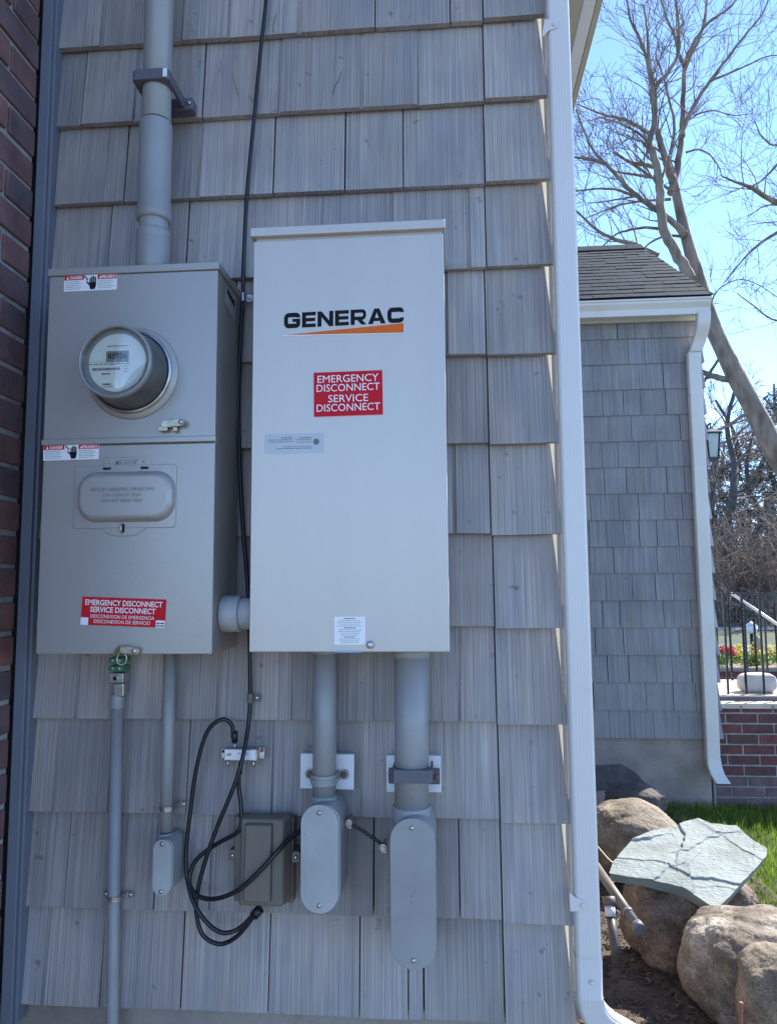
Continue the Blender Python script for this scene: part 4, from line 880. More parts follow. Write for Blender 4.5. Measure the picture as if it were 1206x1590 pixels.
# roof: shingled front slope up to the ridge, rake at the right end
e0 = Vector((0, GYF+.02, ge0+.006)); rp = at(998, 386, WY+1.48); run = rp.y-e0.y; rise = rp.z-e0.z; RX = grx+.006
sl_ = Vector((0, run, rise)); L_ = sl_.length; un = sl_.normalized(); nn = Vector((0, -un.z, un.y))
q = MB(); nrow = int(L_/.118)
q.hexa([e0+Vector((-.2, 0, 0)), e0+Vector((RX, 0, 0)), e0+sl_+Vector((RX, 0, 0)), e0+sl_+Vector((-.2, 0, 0)), e0+nn*.012+Vector((-.2, 0, 0)), e0+nn*.012+Vector((RX, 0, 0)), e0+sl_+nn*.012+Vector((RX, 0, 0)), e0+sl_+nn*.012+Vector((-.2, 0, 0))])
for k in range(nrow+1):
    s0 = un*(k*L_/nrow-.012); s1 = un*min((k+1)*L_/nrow+.01, L_); x = -.2+random.uniform(-.1, 0)
    while x < RX:
        w = random.choice((.10, .13, .17, .2)); xa_, xb_ = max(x, -.2), min(x+w-.002, RX+.008); o = nn*random.choice((0.0, .003, .006)); dz = un*random.choice((0, -.004))
        if xb_-xa_ > .01:
            A_ = e0+Vector((xa_, 0, 0)); B_ = e0+Vector((xb_, 0, 0))
            q.hexa([A_+s0+nn*.0122+dz, B_+s0+nn*.0122+dz, B_+s1+nn*.0122, A_+s1+nn*.0122, A_+s0+nn*.0185+o*.5+dz, B_+s0+nn*.0185+o*.5+dz, B_+s1+nn*.015, A_+s1+nn*.015])
        x += w
# back slope
r0 = e0+sl_
q.hexa([r0+Vector((-.2, 0, 0)), r0+Vector((RX, 0, 0)), r0+Vector((RX, run, -rise)), r0+Vector((-.2, run, -rise)), r0+Vector((-.2, 0, .014)), r0+Vector((RX, 0, .014)), r0+Vector((RX, run, -rise+.014)), r0+Vector((-.2, run, -rise+.014))])
rfw = q.build('roof', M_ROOF, wing)
q = MB(); x = -.2
while x < RX-.06:
    x1 = min(x+.15, RX); 
    q.hexa([r0+Vector((x, -.13, -.13*rise/run+.024)), r0+Vector((x1, -.13, -.13*rise/run+.024)), r0+Vector((x1, 0, .034)), r0+Vector((x, 0, .034)), r0+Vector((x, -.13, -.13*rise/run+.034)), r0+Vector((x1, -.13, -.13*rise/run+.034)), r0+Vector((x1, 0, .046)), r0+Vector((x, 0, .046))]); x = x1+.002
q.build('ridge_cap', M_ROOF, rfw)
q = MB(); q.add([(WX, WY-.012, sz), (WX, WY+3.5, sz), (WX, r0.y, r0.z-.06)], [(0, 1, 2), (2, 1, 0)][:1]); q.build('gable_wall', M_SH2, wing)
q = MB(); q.hexa([e0+Vector((RX-.05, .02, -.10)), e0+Vector((RX-.004, .02, -.10)), r0+Vector((RX-.004, 0, -.10)), r0+Vector((RX-.05, 0, -.10)), e0+Vector((RX-.05, .02, -.002)), e0+Vector((RX-.004, .02, -.002)), r0+Vector((RX-.004, 0, -.002)), r0+Vector((RX-.05, 0, -.002))]); q.build('rake_board', M_CREAM, wing)
# wing downspout
def V(u, v, Y): return at(u, v, Y)
sec2 = spout_section(.084, .062, 4)
q = MB(); yA = GYF+.045; yB = WY-.052
pts = [V(1091, 486, yA), V(1090, 505, yA), V(1085, 527, yA+.05), V(1078, 547, yB-.01), V(1076, 562, yB), V(1083, 700, yB), V(1092, 900, yB), V(1100, 1090, yB), V(1103, 1178, yB)]
xd = pts[4].x; 
for i in range(4, 9): pts[i].x = xd+(pts[i].x-xd)*.35
fr = [(p, (1, 0, 0), (0, 1, 0), 1) for p in sm(pts, 4)]
sweep(q, sec2, fr); ws = q.build('downspout', M_CREAM, wing, label='cream downspout with bent top on the smaller building corner')
q = MB(); p8 = pts[8]; pts2 = [p8+Vector((0, 0, .01)), p8, p8+Vector((.003, -.004, -.04)), p8+Vector((.008, -.035, -.085)), p8+Vector((.022, -.09, -.125))]
sweep(q, sec2, [(p, (1, 0, 0), (0, 1, 0), 1.05) for p in pts2]); q.build('elbow', M_CREAM, ws)
q = MB(); q.box(pts2[-1]+Vector((-.042, -.026, -.002)), pts2[-1]+Vector((.042, .026, -.0005))); q.build('spout_mouth', M_DARK, ws)
# wall lantern on the end wall
lp = at(1098, 690, WY+.16)
lx = WX+.105
lan = thing('wall_lantern', (WX+.02, WY+.16, lp.z), 'black wall lantern with pale glass on the far side of the smaller building', 'lantern')
q = MB(); q.box((WX+.001, WY+.12, lp.z-.10), (WX+.045, WY+.2, lp.z+.14)); q.tube([(WX+.045, WY+.16, lp.z+.1), (lx, WY+.16, lp.z+.15), (lx, WY+.16, lp.z+.12)], .008, 8); q.build('bracket', M_IRON, lan, bevel=.003)
def lantern_frame(q, x, y, z0, z1, r0, r1):
    for a in range(4):
        w = math.radians(45+90*a); q.tube([(x+r0*math.cos(w), y+r0*math.sin(w), z0), (x+r1*math.cos(w), y+r1*math.sin(w), z1)], .006, 6)
q = MB(); z0, z1 = lp.z-.095, lp.z+.07; lantern_frame(q, lx, WY+.16, z0, z1, .045, .062)
q.lathe((lx, WY+.16, z1), (0, 0, 1), [(.083, 0), (.08, .01), (.026, .036), (.01, .05), (.00001, .06)], 4, False); q.lathe((lx, WY+.16, z0-.014), (0, 0, 1), [(.025, -.012), (.052, 0), (.052, .014)], 4, False); q.build('frame', M_IRON, lan)
q = MB(); q.lathe((lx, WY+.16, z0), (0, 0, 1), [(.040, 0), (.057, z1-z0)], 4, False); q.build('pane', pm('frosted_lantern_glass', (.36, .41, .43), .25, 0, spec=.6), lan)
# ================================================================== BRICK PORCH
random.seed(31)
PX = at(1104, 1150, WY+.03).x; PYF = WY+.03; PT = at(1150, 1092, PYF).z; PZ = at(1150, 1078, PYF+.16).z; PX1 = 4.4; PYB = WY+.98
porch = thing('brick_porch', (2.6, PYF, 0), 'low red brick porch with pale sunlit floor, right of the smaller building', 'porch')
def bricks(mb, x0, x1, yf, z0, z1, th=.09):
    z = z0; k = 0
    while z < z1-.02:
        x = x0-(.1 if k % 2 else 0)
        while x < x1:
            a, b_ = max(x, x0), min(x+.193, x1)
            if b_-a > .02: j = random.uniform(-.0015, .0015); mb.box((a, yf+j, z), (b_, yf+th, min(z+.0567, z1)))
            x += .203
        z += .0667; k += 1
q = MB(); zg = .0; zmid = at(1150, 1205, PYF).z; kk = int(zmid/.0667); bricks(q, PX, PX1, PYF, .005+kk*.0667, PT-.035); q.build('brickwork', M_BRICK2, porch, bevel=.003, seg=1)
q = MB(); bricks(q, PX+.02, PX1, PYF-.002, .005, .005+kk*.0667-.005); q.build('base_course', pm('mauve_brick', (.16, .105, .105), .9, var=.3, scale=14, bump=.5, bscale=70, island=.25), porch, bevel=.003, seg=1)
q = MB(); q.box((PX, PYF+.006, -.2), (PX1, PYB, PT-.036)); q.build('mortar', M_MORTAR, porch)
q = MB()
x = PX-.004
while x < PX1: q.box((x, PYF-.012, PT-.034), (x+.196, PYF+.10, PT)); x += .2
q.build('ledge', M_PAVER, porch, bevel=.003, seg=1)
q = MB(); q.box((PX, PYF+.12, PT-.033), (PX1, PYB, PZ-.012)); q.build('riser', M_CLAMP, porch)
q = MB(); x = PX-.004; j = 0
while x < PX1:
    y = PYF+.115
    while y < PYB: q.box((x, y, PZ-.0115), (x+.196, min(y+.094, PYB), PZ)); y += .098
    x += .2
q.build('floor', M_PAVER, porch, bevel=.002, seg=1)
# railings
def railing(lab, Y, vtop, plain, twisted, vbot, extra_to):
    r = thing('iron_railing', (PX+.8, Y, PZ), lab, 'railing')
    zt_ = at(1150, vtop, Y).z; x0 = at(1098, vtop, Y).x
    q = MB(); q.box((x0, Y-.010, zt_-.004), (extra_to, Y+.010, zt_+.004)); q.build('top_rail', M_IRON, r)
    def bal(u, tw):
        x = at(u, 1000, Y).x; q = MB()
        if not tw: q.box((x-.006, Y-.006, PZ-.002), (x+.006, Y+.006, zt_-.0045))
        else:
            sec_ = [(-.007, -.007), (.007, -.007), (.007, .007), (-.007, .007)]; n = 60; fr = []
            for i in range(n+1):
                t = i/n; a = 14*math.pi*max(0, min(1, (t-.1)/.8)); fr.append((Vector((x, Y, PZ-.002+(zt_-.0045-PZ+.002)*t)), Vector((math.cos(a), math.sin(a), 0)), Vector((-math.sin(a), math.cos(a), 0)), 1))
            sweep(q, sec_, fr); q.sm = [False]*len(q.f)
        q.build('baluster', M_IRON, r)
    for u in plain: bal(u, False)
    for u in twisted: bal(u, True)
    return r
Y1 = PYF+.16; Y2 = PYB-.05
railing('nearer black iron railing along the front of the brick porch', Y1, 921.5, [1126, 1181.5, 1210, 1265], [1154, 1237, 1292], 1072, at(1330, 1000, Y1).x)
railing('farther black iron railing along the back of the brick porch', Y2, 924, [1113, 1188.5, 1222, 1258], [1133.5, 1172, 1205, 1240], 1045, at(1310, 1000, Y2).x)
hr = MB(); a = at(1134, 921, Y1+.25); b_ = at(1300, 1033, Y1+.25)
hr.tube([a, b_], .0105, 12); q = hr.build('handrail', pm('pale_painted_rail', (.66, .64, .60), .35, .2, var=.05), label='bright sloping handrail crossing the porch railings', cat='handrail')
q2 = MB(); 
for t in (.12, .98): p = a.lerp(b_, t); q2 = MB(); q2.box((p.x-.006, p.y-.006, PZ-.6 if t > .9 else PZ-.002), (p.x+.006, p.y+.006, p.z-.006)); q2.build('rail_post', M_IRON, q)
q = MB(); pc = at(1176, 1062, Y1+.10); bm_ = bmesh.new(); bmesh.ops.create_icosphere(bm_, subdivisions=4, radius=1)
q.add([(pc.x+math.copysign(abs(v.co.x)**.55, v.co.x)*.125, pc.y+math.copysign(abs(v.co.y)**.6, v.co.y)*.07+.02, PZ+.062+math.copysign(abs(v.co.z)**.7, v.co.z)*.068+.004*noise.noise(v.co*3)) for v in bm_.verts], [tuple(v.index for v in f.verts) for f in bm_.faces], True); bm_.free()
q.build('porch_stone', pm('pale_stone', (.46, .44, .41), .8, var=.08, scale=20, bump=.2), label='pale rounded block lying on the sunlit porch floor', cat='stone block')
# ================================================================== FAR GARDEN
PY = 6.6; pz = at(1150, 1036, PY).z
pl_ = thing('brick_planter', (4.3, PY, 0), 'low dark red brick planter full of yellow flowers beyond the porch', 'planter')
q = MB(); bricks(q, at(1106, 1040, PY).x, 7.5, PY, .005, pz-.03); q.build('brickwork', M_BRICK2, pl_)
q = MB(); q.box((at(1106, 1040, PY).x, PY+.01, 0), (7.5, PY+.5, pz-.031)); q.build('mortar', M_MORTAR, pl_)
q = MB(); q.box((at(1104, 1040, PY).x, PY-.02, pz-.03), (7.5, PY+.52, pz)); q.build('coping', M_CONC, pl_)
def leafy(name, lab, x0, x1, y0, y1, z0, h, n, m, sz=.02, group=None, cat='plant'):
    q = MB()
    for i in range(n):
        x = random.uniform(x0, x1); y = random.uniform(y0, y1); hh = h*(.55+.45*noise.noise(Vector((x*6, y*6, 1)))+.25); z = z0+random.uniform(.1, 1)*hh
        a = Vector((random.gauss(0, 1), random.gauss(0, 1), random.gauss(0, 1))).normalized(); b2 = a.orthogonal().normalized(); s_ = sz*random.uniform(.6, 1.4); c_ = Vector((x, y, z))
        q.add([c_-a*s_, c_+b2*s_*.5, c_+a*s_, c_-b2*s_*.5], [(0, 1, 2, 3)])
    return q.build(name, m, label=lab, cat=cat, group=group)
M_YEL = pm('yellow_petals', (.62, .52, .05), .6, var=.2, scale=9, island=.35); M_PINK = pm('red_petals', (.55, .10, .09), .6, var=.2, island=.35)
M_LEAF = pm('bright_leaves', (.14, .24, .035), .55, var=.3, scale=6, island=.4); leafy_mat(M_LEAF); leafy_mat(M_YEL); leafy_mat(M_PINK)
xa_ = at(1128, 1030, PY+.2).x; 
leafy('leafy_plants', 'low green foliage filling the brick planter', xa_-.1, 7.4, PY+.05, PY+.45, pz, .15, 4200, M_LEAF, .028, cat='foliage')['kind'] = 'stuff'
leafy('yellow_flowers', 'yellow flowers standing above the foliage in the planter', at(1142, 1020, PY).x, 7.4, PY+.03, PY+.4, pz+.10, .13, 1500, M_YEL, .026, cat='flowers')['kind'] = 'stuff'
leafy('red_flowers', 'red flowers at the left end of the planter', xa_-.02, at(1146, 1020, PY).x, PY+.03, PY+.4, pz+.11, .10, 260, M_PINK, .024, cat='flowers')['kind'] = 'stuff'
px_ = at(1176, 1010, PY+.25); q = MB(); q.lathe((px_.x, PY+.25, pz), (0, 0, 1), [(.05, 0), (.06, .05), (.045, .12), (.05, .17), (.035, .21), (.04, .25), (.025, .29), (.00001, .31)], 16)
q.build('garden_ornament', pm('tan_stoneware', (.38, .27, .17), .8, var=.2, scale=30), label='small tan upright ornament among the yellow flowers', cat='ornament')
# small post lamp
pp = at(1166, 985, 9.5); pt = thing('garden_lamp', (pp.x, 9.5, 0), 'short black post lamp with white head on the lawn beyond the flowers', 'lamp')
q = MB(); q.tube([(pp.x, 9.5, 0), (pp.x, 9.5, at(1166, 984, 9.5).z)], .025, 10); q.build('post', M_IRON, pt)
q = MB(); zz = at(1166, 984, 9.5).z; q.lathe((pp.x, 9.5, zz), (0, 0, 1), [(.03, 0), (.07, .02), (.085, .11), (.06, .12)], 12); q.build('head', M_WHITE, pt)
q = MB(); q.lathe((pp.x, 9.5, zz+.121), (0, 0, 1), [(.08, 0), (.02, .04), (.00001, .06)], 12); q.build('cap', M_WHITE, pt)
# car across the road
def car(cx, cy, lab):
    c_ = thing('parked_car', (cx, cy, 0), lab, 'car'); L2 = 2.2
    body = [(-L2, .35), (-L2, .75), (-L2+.1, .9), (-1.1, .98), (.9, .98), (L2-.15, .84), (L2, .6), (L2, .32)]
    arches = lambda x: [(x+.38*math.cos(math.radians(a)), .32+.38*math.sin(math.radians(a))) for a in range(0, 181, 20)]
    out = [(L2, .30)]+arches(1.35)+arches(-1.35)+[(-L2, .30), (-L2, .75), (-L2+.1, .9), (-1.6, .98), (.95, .98), (L2-.2, .84), (L2, .6)]
    q = MB(); q.prism([(cx+a, b_) for a, b_ in out], cy-.85, cy+.85); q.build('body', pm('silver_car_paint', (.42, .47, .52), .25, .3, coat=.6), c_, bevel=.05)
    q = MB(); q.hexa([(cx-1.6, cy-.8, .981), (cx+.95, cy-.8, .981), (cx+.95, cy+.8, .981), (cx-1.6, cy+.8, .981), (cx-1.0, cy-.62, 1.43), (cx+.2, cy-.62, 1.43), (cx+.2, cy+.62, 1.43), (cx-1.0, cy+.62, 1.43)]); q.build('cabin_glass', pm('dark_car_glass', (.02, .03, .04), .08), c_, bevel=.03)
    q = MB(); q.box((cx-1.02, cy-.64, 1.42), (cx+.22, cy+.64, 1.46)); q.build('roof', pm('silver_roof_paint', (.42, .47, .52), .25, .3), c_, bevel=.02)
    for sx in (-1.35, 1.35):
        for sy in (-.86, .66):
            q = MB(); q.lathe((cx+sx, cy+sy, .32), (0, 1, 0), [(.25, 0), (.32, .02), (.32, .18), (.25, .2)], 20); w_ = q.build('wheel', M_BLACK, c_)
            q = MB(); q.lathe((cx+sx, cy+(sy-.005 if sy < 0 else sy+.205), .32), (0, -1 if sy < 0 else 1, 0), [(.2, -.01), (.2, .005), (.05, .02)], 12); q.build('rim', M_STEEL, w_)
cp_ = at(1200, 950, 33); car(cp_.x+.3, 33, 'silver car parked across the road, seen through the porch railing')
def far_house(cx, cy, w, d, h, lab, mw, mr):
    c_ = thing('far_house', (cx, cy, 0), lab, 'house')
    q = MB(); q.box((cx-w/2, cy, 0), (cx+w/2, cy+d, h)); q.build('wall', mw, c_)
    q = MB(); q.hexa([(cx-w/2-.3, cy-.3, h), (cx+w/2+.3, cy-.3, h), (cx+w/2+.3, cy+d+.3, h), (cx-w/2-.3, cy+d+.3, h), (cx-w/2, cy+d/2-.1, h+1.9), (cx+w/2, cy+d/2-.1, h+1.9), (cx+w/2, cy+d/2+.1, h+1.9), (cx-w/2, cy+d/2+.1, h+1.9)]); q.build('roof', mr, c_)
    x = cx-w/2+.8; i = 0
    while x < cx+w/2-1:
        q = MB(); q.box((x, cy-.06, .9 if i != 2 else .1), (x+.9, cy-.01, 2.1)); f_ = q.build('window' if i != 2 else 'door', M_CLAMP, c_)
        q = MB(); q.box((x-.1, cy-.04, .8 if i != 2 else .1), (x-.005, cy-.005, 2.2)); q.box((x+.905, cy-.04, .8 if i != 2 else .1), (x+1, cy-.005, 2.2)); q.build('frame', M_WHITE, f_); x += 2.2; i += 1
M_HW = pm('white_clapboard', (.70, .71, .72), .7, var=.05)
hp_ = at(1175, 920, 62); far_house(hp_.x+1, 62, 12, 8, 2.7, 'white single-storey house far across the road', M_HW, pm('grey_blue_far_roof', (.12, .15, .2), .9))
far_house(at(1085, 920, 72).x-4, 72, 11, 8, 2.8, 'cream single-storey house at the far left edge of the wood', pm('cream_clapboard', (.6, .57, .48), .7), M_ROOF)
# ================================================================== TREES
def branch(q, p, d, L, r, depth, wig=.16, up=.06, sides=4, rmin=.0028):
    n = 3 if depth <= 1 else 4; pts = [p.copy()]; dd = d.copy(); rs = [r]
    for i in range(n):
        dd = (dd+Vector((random.gauss(0, wig), random.gauss(0, wig), random.gauss(0, wig)+up))).normalized(); pts.append(pts[-1]+dd*L/n); rs.append(max(rmin, r*(1-.72*(i+1)/n)))
    q.tube(pts, rs, sides, cap=False)
    if depth <= 0: return
    kids = random.randint(2, 4)
    for j in range(kids):
        t = random.uniform(.2, 1)*n; i = min(int(t), n-1); f = t-i; b_ = pts[i].lerp(pts[i+1], f); tan = (pts[i+1]-pts[i]).normalized()
        side = tan.cross(Vector((random.gauss(0, 1), random.gauss(0, 1), random.gauss(0, 1)))).normalized()
        nd = (tan*random.uniform(.6, 1.1)+side*random.uniform(.45, .9)+Vector((0, 0, .15))).normalized()
        branch(q, b_, nd, L*random.uniform(.42, .68), max(rmin, rs[i]*.55), depth-1, wig, up, sides, rmin)
TY = 9.0
def tp(pts, dy0=0, dy1=0, crop=True):
    out = []
    for i, (u, v) in enumerate(pts):
        if crop: u, v = 840+u/3.295, v/3.295
        out.append(at(u, v, TY+dy0+(dy1-dy0)*i/max(1, len(pts)-1)))
    return out
def limb(q, tw, pts, r0, r1, kids, dy0=0, dy1=0, klen=.9, depth=2, crop=True, start=.15):
    P_ = sm(tp(pts, dy0, dy1, crop), 5); m = len(P_); rs = [r0+(r1-r0)*(i/(m-1))**.8 for i in range(m)]
    P_ = [p+Vector((random.gauss(0, 1), random.gauss(0, 1), random.gauss(0, 1)))*rs[i]*.10 for i, p in enumerate(P_)]
    q.tube(P_, rs, 8 if r0 > .04 else 6)
    kids = max(3, int(kids*.68))
    for j in range(kids):
        t = start+(1-start)*(j+random.random())/kids; i = min(int(t*(m-1)), m-2); tan = (P_[i+1]-P_[i]).normalized()
        side = tan.cross(Vector((random.gauss(0, .5), random.gauss(0, 1), random.gauss(0, .5)))).normalized()
        nd = (tan*random.uniform(.5, 1.0)+side*random.uniform(.5, 1)+Vector((0, 0, .25))).normalized()
        branch(tw, P_[i], nd, klen*random.uniform(.55, 1.15), max(.0045, rs[i]*.33), depth)
random.seed(44)
tr = thing('bare_tree', (at(1290, 1100, TY).x, TY, 0), 'tall bare tree leaning left behind the smaller building roof', 'tree')
q = MB(); tw = MB()
# main trunk, from the ground up, px of the full photograph
mt = [(1330, 1090), (1300, 900), (1262, 800), (1206, 706), (1172, 640), (1135, 570), (1103, 500), (1085, 440), (1072, 395), (1060, 350), (1050, 305), (1043, 270), (1036, 248)]
P_ = sm(tp(mt, 0, 0, False), 6); m = len(P_); P_[0].z = -.1
rs = [.190*(1-.80*(i/(m-1))**.9)*(1+.06*noise.noise(P_[i]*2)) for i in range(m)]
q.tube(P_, rs, 16)
limb(q, tw, [(676, 935), (655, 880), (630, 800), (600, 700), (582, 645), (575, 560), (560, 420), (535, 290), (500, 190), (455, 100), (430, -60)], .062, .012, 26, 0, -.5)
limb(q, tw, [(662, 990), (688, 900), (705, 800), (718, 680), (724, 560), (733, 350), (790, 230), (830, 120), (850, -30), (870, -150)], .060, .014, 22, 0, .6)
limb(q, tw, [(720, 700), (735, 640), (800, 510), (860, 420), (950, 300), (1050, 170), (1130, 70), (1180, -60)], .04, .012, 18, 0, .5)
limb(q, tw, [(860, 415), (960, 375), (1060, 330), (1150, 290), (1250, 280)], .020, .007, 9, .2, .6)
limb(q, tw, [(730, 340), (700, 270), (680, 180), (640, 90), (600, -40)], .028, .012, 14)
limb(q, tw, [(733, 345), (760, 250), (850, 120), (960, 40), (1040, -60)], .028, .012, 12, 0, -.4)
# second stem
limb(q, tw, [(770, 1440), (740, 1380), (690, 1300), (630, 1180), (608, 1050), (600, 900), (570, 790), (550, 740), (572, 660), (582, 560), (583, 450), (640, 380), (700, 270), (700, 120), (680, -40)], .085, .014, 30, -.3, -.8, start=.3)
limb(q, tw, [(582, 460), (555, 360), (545, 260), (540, 150), (520, 20)], .032, .012, 16, -.6, -1)
# left-going limbs
limb(q, tw, [(738, 1205), (700, 1165), (650, 1120), (590, 1075), (500, 1010), (430, 950), (370, 880), (320, 830), (260, 760), (210, 650), (180, 560)], .055, .012, 20, -.1, -.4)
limb(q, tw, [(320, 835), (250, 815), (170, 805), (60, 800)], .030, .010, 9, -.3, -.5)
limb(q, tw, [(595, 910), (520, 900), (440, 888), (370, 878)], .028, .012, 8)
limb(q, tw, [(580, 852), (500, 840), (440, 822), (370, 775)], .034, .016, 8)
limb(q, tw, [(570, 695), (500, 650), (420, 610), (330, 590), (260, 565), (180, 530)], .032, .009, 14)
limb(q, tw, [(550, 740), (520, 700), (470, 665), (400, 630), (300, 600)], .028, .008, 10)
limb(q, tw, [(470, 1000), (380, 970), (290, 965), (180, 975), (60, 960)], .024, .007, 10)
limb(q, tw, [(600, 1070), (500, 1010), (420, 1015), (330, 1030), (240, 1040)], .022, .007, 9)
limb(q, tw, [(660, 1020), (560, 1025), (440, 1040), (340, 1070), (220, 1120)], .022, .007, 10)
limb(q, tw, [(620, 1170), (520, 1165), (440, 1180), (380, 1200), (300, 1270), (240, 1300)], .024, .008, 8)
limb(q, tw, [(600, 1310), (470, 1250), (380, 1225), (290, 1180), (190, 1090), (80, 1000)], .042, .012, 14)
limb(q, tw, [(720, 1210), (640, 1205), (560, 1240), (500, 1290), (420, 1330)], .022, .008, 7)
limb(q, tw, [(440, 820), (540, 890), (640, 960), (690, 1010)], .02, .02, 3)
limb(q, tw, [(740, 780), (800, 765), (860, 790), (910, 860), (920, 900)], .016, .006, 8)
limb(q, tw, [(780, 590), (880, 565), (980, 590), (1090, 580)], .014, .005, 9)
limb(q, tw, [(660, 790), (680, 640), (650, 500), (620, 380), (585, 300)], .026, .01, 10)
limb(q, tw, [(1090, 575), (1100, 640), (1130, 780)], .06, .03, 0, crop=False) if False else None
limb(q, tw, [(1100, 500), (1150, 470), (1250, 560), (1290, 640)], .012, .006, 3) if False else None
# low limbs right of the building
limb(q, tw, [(1145, 594), (1122, 588), (1100, 582), (1080, 576), (1040, 570)], .055, .03, 5, crop=False)
limb(q, tw, [(1102, 500), (1104, 470), (1120, 445), (1160, 435), (1220, 470)], .014, .006, 9, crop=False)
limb(q, tw, [(1170, 635), (1120, 665), (1090, 668), (1050, 660)], .03, .012, 6, crop=False)
q.build('trunk', M_BARK, tr); tw.build('twigs', M_TWIG, tr)
# a second bare tree whose branches reach in from the right
random.seed(52); tr2 = thing('bare_tree', (at(1480, 1000, 11).x, 11.5, 0), 'bare tree whose thin branches reach in from the right photo edge', 'tree')
q = MB(); tw = MB()
limb(q, tw, [(1480, 990), (1470, 700), (1440, 500), (1400, 300), (1380, 0)], .2, .06, 6, 2.5, 2.5, crop=False, klen=2)
limb(q, tw, [(1700, 1300), (1450, 1160), (1206, 1040), (1070, 960), (990, 930), (920, 900)], .08, .010, 22, 2.5, 1.5, klen=1.1)
limb(q, tw, [(1330, 700), (1206, 840), (1130, 920), (1070, 955)], .03, .012, 12, 2, 1.6)
limb(q, tw, [(1600, 900), (1400, 1100), (1206, 1190), (1100, 1260), (1030, 1330), (930, 1450)], .05, .008, 16, 2.5, 1.8)
limb(q, tw, [(1500, 500), (1350, 640), (1206, 740), (1130, 700), (1090, 620)], .035, .008, 16, 2.5, 1.8)
limb(q, tw, [(1600, 1300), (1350, 1560), (1206, 1640), (1080, 1560), (1000, 1500)], .03, .008, 12, 2.5, 1.8)
q.build('trunk', M_BARK, tr2); tw.build('twigs', M_TWIG, tr2)
# ---- the wood beyond the road
M_PINE = pm('pine_needles', (.05, .066, .048), .7, var=.4, scale=1.2, island=.5)
M_FARB = pm('far_bark', (.075, .065, .06), .95, var=.3); M_FART = pm('far_twigs', (.20, .15, .12), .95, var=.3, island=.4); M_DRYL = pm('dry_leaves', (.20, .135, .085), .9, var=.3, island=.5)
def proto(kind, seed):
    random.seed(seed); h = random.uniform(9, 13)
    r = thing({'pine': 'pine_tree', 'bare': 'woodland_tree', 'bush': 'bare_shrub'}[kind], (0, 0, 0), 'x', 'tree')
    q = MB(); tw = MB()
    if kind == 'bush':
        for i in range(9):
            a = random.uniform(0, 6.28); branch(tw, Vector((random.gauss(0, .3), random.gauss(0, .3), 0)), Vector((math.cos(a)*.6, math.sin(a)*.6, 1)).normalized(), random.uniform(1.8, 3.4), .03, 3, .18, .04, 3, .010)
        tw.build('branches', M_FART, r); return r
    pts = [Vector((random.gauss(0, .12)*i, random.gauss(0, .12)*i, h*i/6)) for i in range(7)]; P_ = sm(pts, 3); m = len(P_); R0 = random.uniform(.18, .3)
    q.tube(P_, [R0*(1-.8*i/(m-1)) for i in range(m)], 9); q.build('trunk', M_FARB, r)
    if kind == 'bare':
        for j in range(20):
            i = int((.12+.85*j/20)*(m-1)); a = random.uniform(0, 6.28); branch(tw, P_[i], Vector((math.cos(a), math.sin(a), random.uniform(.1, .8))).normalized(), random.uniform(1.6, 3.2), .05, 3, .15, .05, 3, .011)
        tw.build('crown', M_FART, r)
    else:
        lf = MB()
        for j in range(30):
            i = int((.3+.68*j/30)*(m-1)); a = random.uniform(0, 6.28); L_ = 2.6*(1.1-j/32)+.3; d = Vector((math.cos(a), math.sin(a), random.uniform(-.15, .25))).normalized()
            e_ = P_[i]+d*L_; tw.tube([P_[i], P_[i].lerp(e_, .5)+Vector((0, 0, .1)), e_], [.045, .03, .012], 4)
            for c in range(7):
                t = random.uniform(.3, 1.05); cc = P_[i].lerp(e_, t)+Vector((random.gauss(0, .25), random.gauss(0, .25), random.gauss(0, .15)))
                for k in range(34):
                    o = Vector((random.gauss(0, .22), random.gauss(0, .22), random.gauss(0, .11))); a_ = Vector((random.gauss(0, 1), random.gauss(0, 1), random.gauss(0, .6))).normalized(); b_ = a_.orthogonal().normalized(); s_ = random.uniform(.05, .12); p = cc+o
                    lf.add([p-a_*s_, p+b_*s_*.22, p+a_*s_, p-b_*s_*.22], [(0, 1, 2, 3)])
        tw.build('branches', M_FARB, r); lf.build('crown', M_PINE, r)
    return r
def copy_tree(o, loc, rz, s_, lab, group):
    c = o.copy(); COL.objects.link(c); c.location = loc; c.rotation_euler = (0, 0, rz); c.scale = (s_, s_, s_); c['label'] = lab; c['group'] = group
    for ch in [x for x in bpy.data.objects if x.parent == o]:
        d = ch.copy(); COL.objects.link(d); d.parent = c
    return c
protos = [proto('pine', 1), proto('bare', 2), proto('pine', 3), proto('bare', 4), proto('bush', 5), proto('bush', 6)]
LAB = {'pine_tree': 'dark evergreen tree in the wood across the road', 'woodland_tree': 'bare leafless tree in the wood across the road', 'bare_shrub': 'brown leafless shrub at the foot of the wood'}
used = set(); random.seed(70)
spots = []
